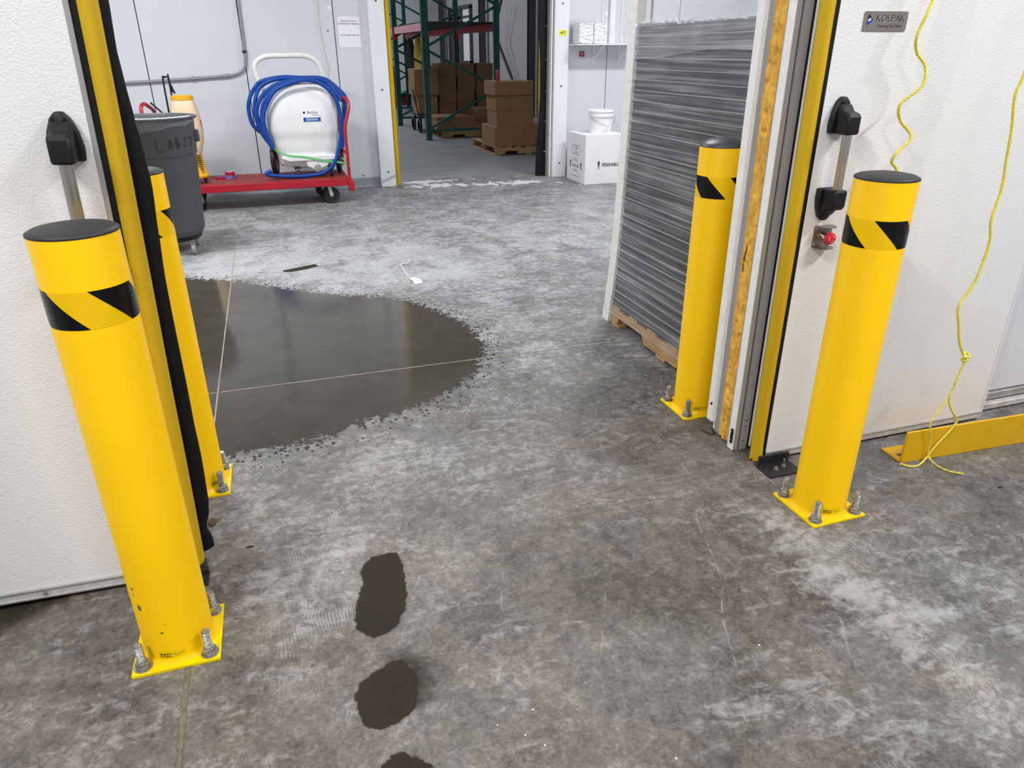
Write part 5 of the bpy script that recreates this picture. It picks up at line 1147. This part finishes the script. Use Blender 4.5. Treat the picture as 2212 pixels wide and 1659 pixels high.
for i in range(3):
    a, c = FY[i] + .07, FY[i + 1]
    for px, sgn in ((0, -1), (DXR, 1)):
        x_ = px + sgn * .0
        bm_ = MB().box(x_ - .022, x_ + .022, a, c, 1.665, 1.78).obj('beam', 'beam_glare' if px == 0 else 'beam_red', rk, bevel=.003)
        for yy in (a, c - .05): MB().box(x_ - .028, x_ + .028, yy, yy + .05, 1.56, 1.80).obj('beam_connector', 'beam_red', bm_)
    for k in range(3):
        ya = a + (c - a) * k / 3; MB().box(-.02, DXR + .02, ya + .01, ya + (c - a) / 3 - .01, 1.781, 1.80).obj('deck_panel', 'deck', rk)
# coats
def coat(x, y, z0, z1, wd, label, m, sd):
    b = MB(); n = 28; vs = []
    rows = 18
    for j in range(rows + 1):
        v = j / rows; z = z1 - (z1 - z0) * v; w_ = wd * (.35 + .65 * min(1, v * 3)) * (1 + .1 * v)
        for k in range(n):
            a = 2 * PI * k / n; q = 1 + .22 * noise.noise(Vector((math.cos(a) * 2 + sd, math.sin(a) * 2, v * 3)))
            vs.append((x + .09 * q * math.cos(a) * (.6 + .4 * min(1, v * 3)), y + w_ * q * math.sin(a), z))
    b.add(vs, [(j * n + k, j * n + (k + 1) % n, (j + 1) * n + (k + 1) % n, (j + 1) * n + k) for j in range(rows) for k in range(n)] + [tuple(range(n)), tuple(rows * n + k for k in range(n))])
    tag(b.obj('hanging_coat', m, smooth=60), label, 'coat')
coat(3.82, 18.75, .42, 1.66, .42, 'yellow raincoat hanging from the green rack', 'coat_yellow', 1)
coat(3.82, 19.75, .42, 1.66, .45, 'black coat hanging beside the yellow raincoat', 'coat_black', 5)

# near pallet with four cartons
pallet('pallet', 3.135, 4.16, 10.28, 11.50, 'wooden pallet under the carton stack just inside the far doorway', run='x', zt=.117)
def tagc(o, l, g): return tag(o, l, 'carton', g)
gN = 'cartons stacked on the near store room pallet'
tagc(carton('carton', 3.135, 3.95, 10.30, 10.98, .117, .385), 'widest brown carton at the bottom of the near store room stack', gN)
tagc(carton('carton', 3.175, 3.73, 10.33, 10.80, .385, .60), 'brown carton second from the bottom of the near stack, with a torn white label', gN)
tagc(carton('carton', 3.165, 3.725, 10.32, 10.80, .60, .805, rz=-.01), 'brown carton third from the bottom of the near store room stack', gN)
tc1 = tagc(carton('carton', 3.135, 3.705, 10.28, 10.80, .805, .985), 'brown carton on top of the near stack with the drink can on it', gN)
MB().add([(-.12, -.005, .1825), (.2, -.03, .1825), (.22, .0, .1825), (-.1, .03, .1825)], [(0, 1, 2, 3)]).obj('open_gap', 'ink', tc1, fix=False)
cn_ = empty('drink_can', (3.225, 10.42, .985)); tag(cn_, 'tall pink drink can on top of the near carton stack', 'can')
MB().lathe([(.022, 0), (.027, .008), (.027, .13), (.022, .142)], n=20).obj('body', 'can_pink', cn_)
MB().lathe([(.0225, .141), (.0225, .146), (.018, .144), (0, .144)], n=20).obj('lid', 'chrome', cn_)
# back stock
gB = 'cartons stacked behind the green rack post'
pallet('pallet', 2.93, 4.15, 12.72, 13.55, 'wooden pallet with flattened cartons under the green rack', run='x', zt=.13)
for k in range(5):
    z0_ = .13 + k * .043; x1_ = 3.55 if k > 2 else 4.1
    tag(MB().box(2.86 + .01 * (k % 2), x1_, 12.80, 13.52, z0_, z0_ + .041).obj('flat_carton', 'card', bevel=.003), f'brown flattened carton pile, {["lowest","second","middle","fourth","topmost"][k]} of five slabs under the rack', 'carton')
tagc(carton('carton', 3.58, 4.12, 12.84, 13.50, .26, .455), 'brown carton on the flattened cartons right of centre under the rack', gB)
pallet('pallet', 3.15, 4.25, 13.70, 14.75, 'wooden pallet under the tall wall of cartons behind the rack', run='x', zt=.13)
cols = [(3.155, 3.475), (3.49, 3.82), (3.865, 4.18)]
names = ['left', 'middle', 'right']; lev = ['bottom', 'second', 'third', 'top']
tops = [.33, .487, .717, .943, 1.165]
for ci, (a, c) in enumerate(cols):
    zb = [.13, .37, .60, .83] if ci != 1 else [.13, .365, .585, .815]
    ztp = [.365, .595, .825, 1.16] if ci != 1 else [.36, .58, .81, 1.155]
    zz = [(.13, .32), (.32, .50), (.50, .715), (.715, .94), (.94, 1.165)]
    for li, (z0_, z1_) in enumerate(zz):
        dx_ = (.02 if (ci, li) == (1, 3) else 0) + random.uniform(-.006, .006)
        tagc(carton('carton', a + dx_, c + dx_, 13.80 + random.uniform(0, .02), 14.4, z0_, z1_ - .002, rz=random.uniform(-.01, .01)), f'brown carton, {["lowest","second lowest","middle","second highest","highest"][li]} in the {names[ci]} column behind the rack', gB)
# wagon with cartons
wg = empty('hand_wagon', (2.73, 13.72, 0)); tag(wg, 'black wheeled cart carrying cartons behind the nearest rack post', 'cart')
MB().box(0, .36, 0, .8, .30, .33).obj('bed', 'black', wg, bevel=.01)
for x, y in ((.04, .12), (.30, .12), (.04, .70), (.30, .70)):
    MB().lathe([(.085, -.018), (.118, -.020), (.124, -.010), (.124, .010), (.118, .020), (.085, .018), (.085, -.018)], (x, y, .124), 28, 'x').obj('wheel', 'tyre', wg)
    b = MB(); b.lathe([(0, -.012), (.03, -.010), (.03, .010), (0, .012)], (x, y, .124), 12, 'x')
    for k in range(5): a = 2 * PI * k / 5; b.bar((x, y, .124), (x, y + .09 * math.cos(a), .124 + .09 * math.sin(a)), .012, .014)
    b.obj('spokes', 'conduit', wg); MB().bar((x + .03, y, .124), (x + .03, y, .31), .02, .02).obj('fork', 'black', wg)
MB().tube([(.0, .0, .33), (-.06, -.02, .62), (-.09, -.03, .75)], .010, 8).obj('pull_handle', 'black', wg)
gW = 'cartons on the wheeled cart'
tagc(carton('carton', 2.75, 3.10, 13.74, 14.30, .33, .645), 'large brown carton at the bottom of the wheeled cart', gW)
tagc(carton('carton', 2.685, 3.135, 13.72, 14.30, .645, .862), 'brown carton in the middle of the wheeled cart stack', gW)
tagc(carton('carton', 2.695, 3.13, 13.72, 14.30, .862, 1.078), 'brown carton on top of the wheeled cart stack', gW)
# clutter at the far end
for i, (x, y, w_, h_, m, lb) in enumerate(((3.30, 21.4, .45, .28, 'red', 'dark red tool box on the floor at the far end of the rack'), (3.85, 21.4, .40, .24, 'red', 'smaller dark red tool box right of the first at the far end'))):
    o = empty('tool_box', (x, y, 0)); tag(o, lb, 'tool box')
    MB().box(-w_ / 2, w_ / 2, -.2, .2, 0, h_).obj('body', m, o, bevel=.01); MB().box(-w_ / 2 - .005, w_ / 2 + .005, -.205, .205, h_, h_ + .06).obj('lid', 'black', o, bevel=.01)
    MB().tube(smooth_path([(-.1, 0, h_ + .06), (-.09, 0, h_ + .11), (.09, 0, h_ + .11), (.1, 0, h_ + .06)], 5), .01, 8).obj('handle', 'chrome', o)
b = MB(); b.tube(smooth_path([(3.38, 20.6, 0.1), (3.42, 20.6, .6), (3.50, 20.6, .9), (3.40, 20.6, .95)], 6), .03, 8)
hd = empty('hand_truck', (3.40, 20.5, 0)); tag(hd, 'red hand truck beside the yellow gasket in the far store room', 'hand truck')
MB().tube(smooth_path([(-.1, 0, .1), (-.1, .1, .9), (0, .12, 1.0), (.1, .1, .9), (.1, 0, .1)], 8), .02, 8).obj('frame', 'red', hd)
MB().box(-.16, .16, -.15, .02, .03, .05).obj('toe_plate', 'red', hd)
for s_ in (-1, 1): MB().lathe([(.02, -.02), (.1, -.02), (.1, .02), (.02, .02)], (s_ * .17, .06, .1), 20, 'x').obj('wheel', 'tyre', hd)
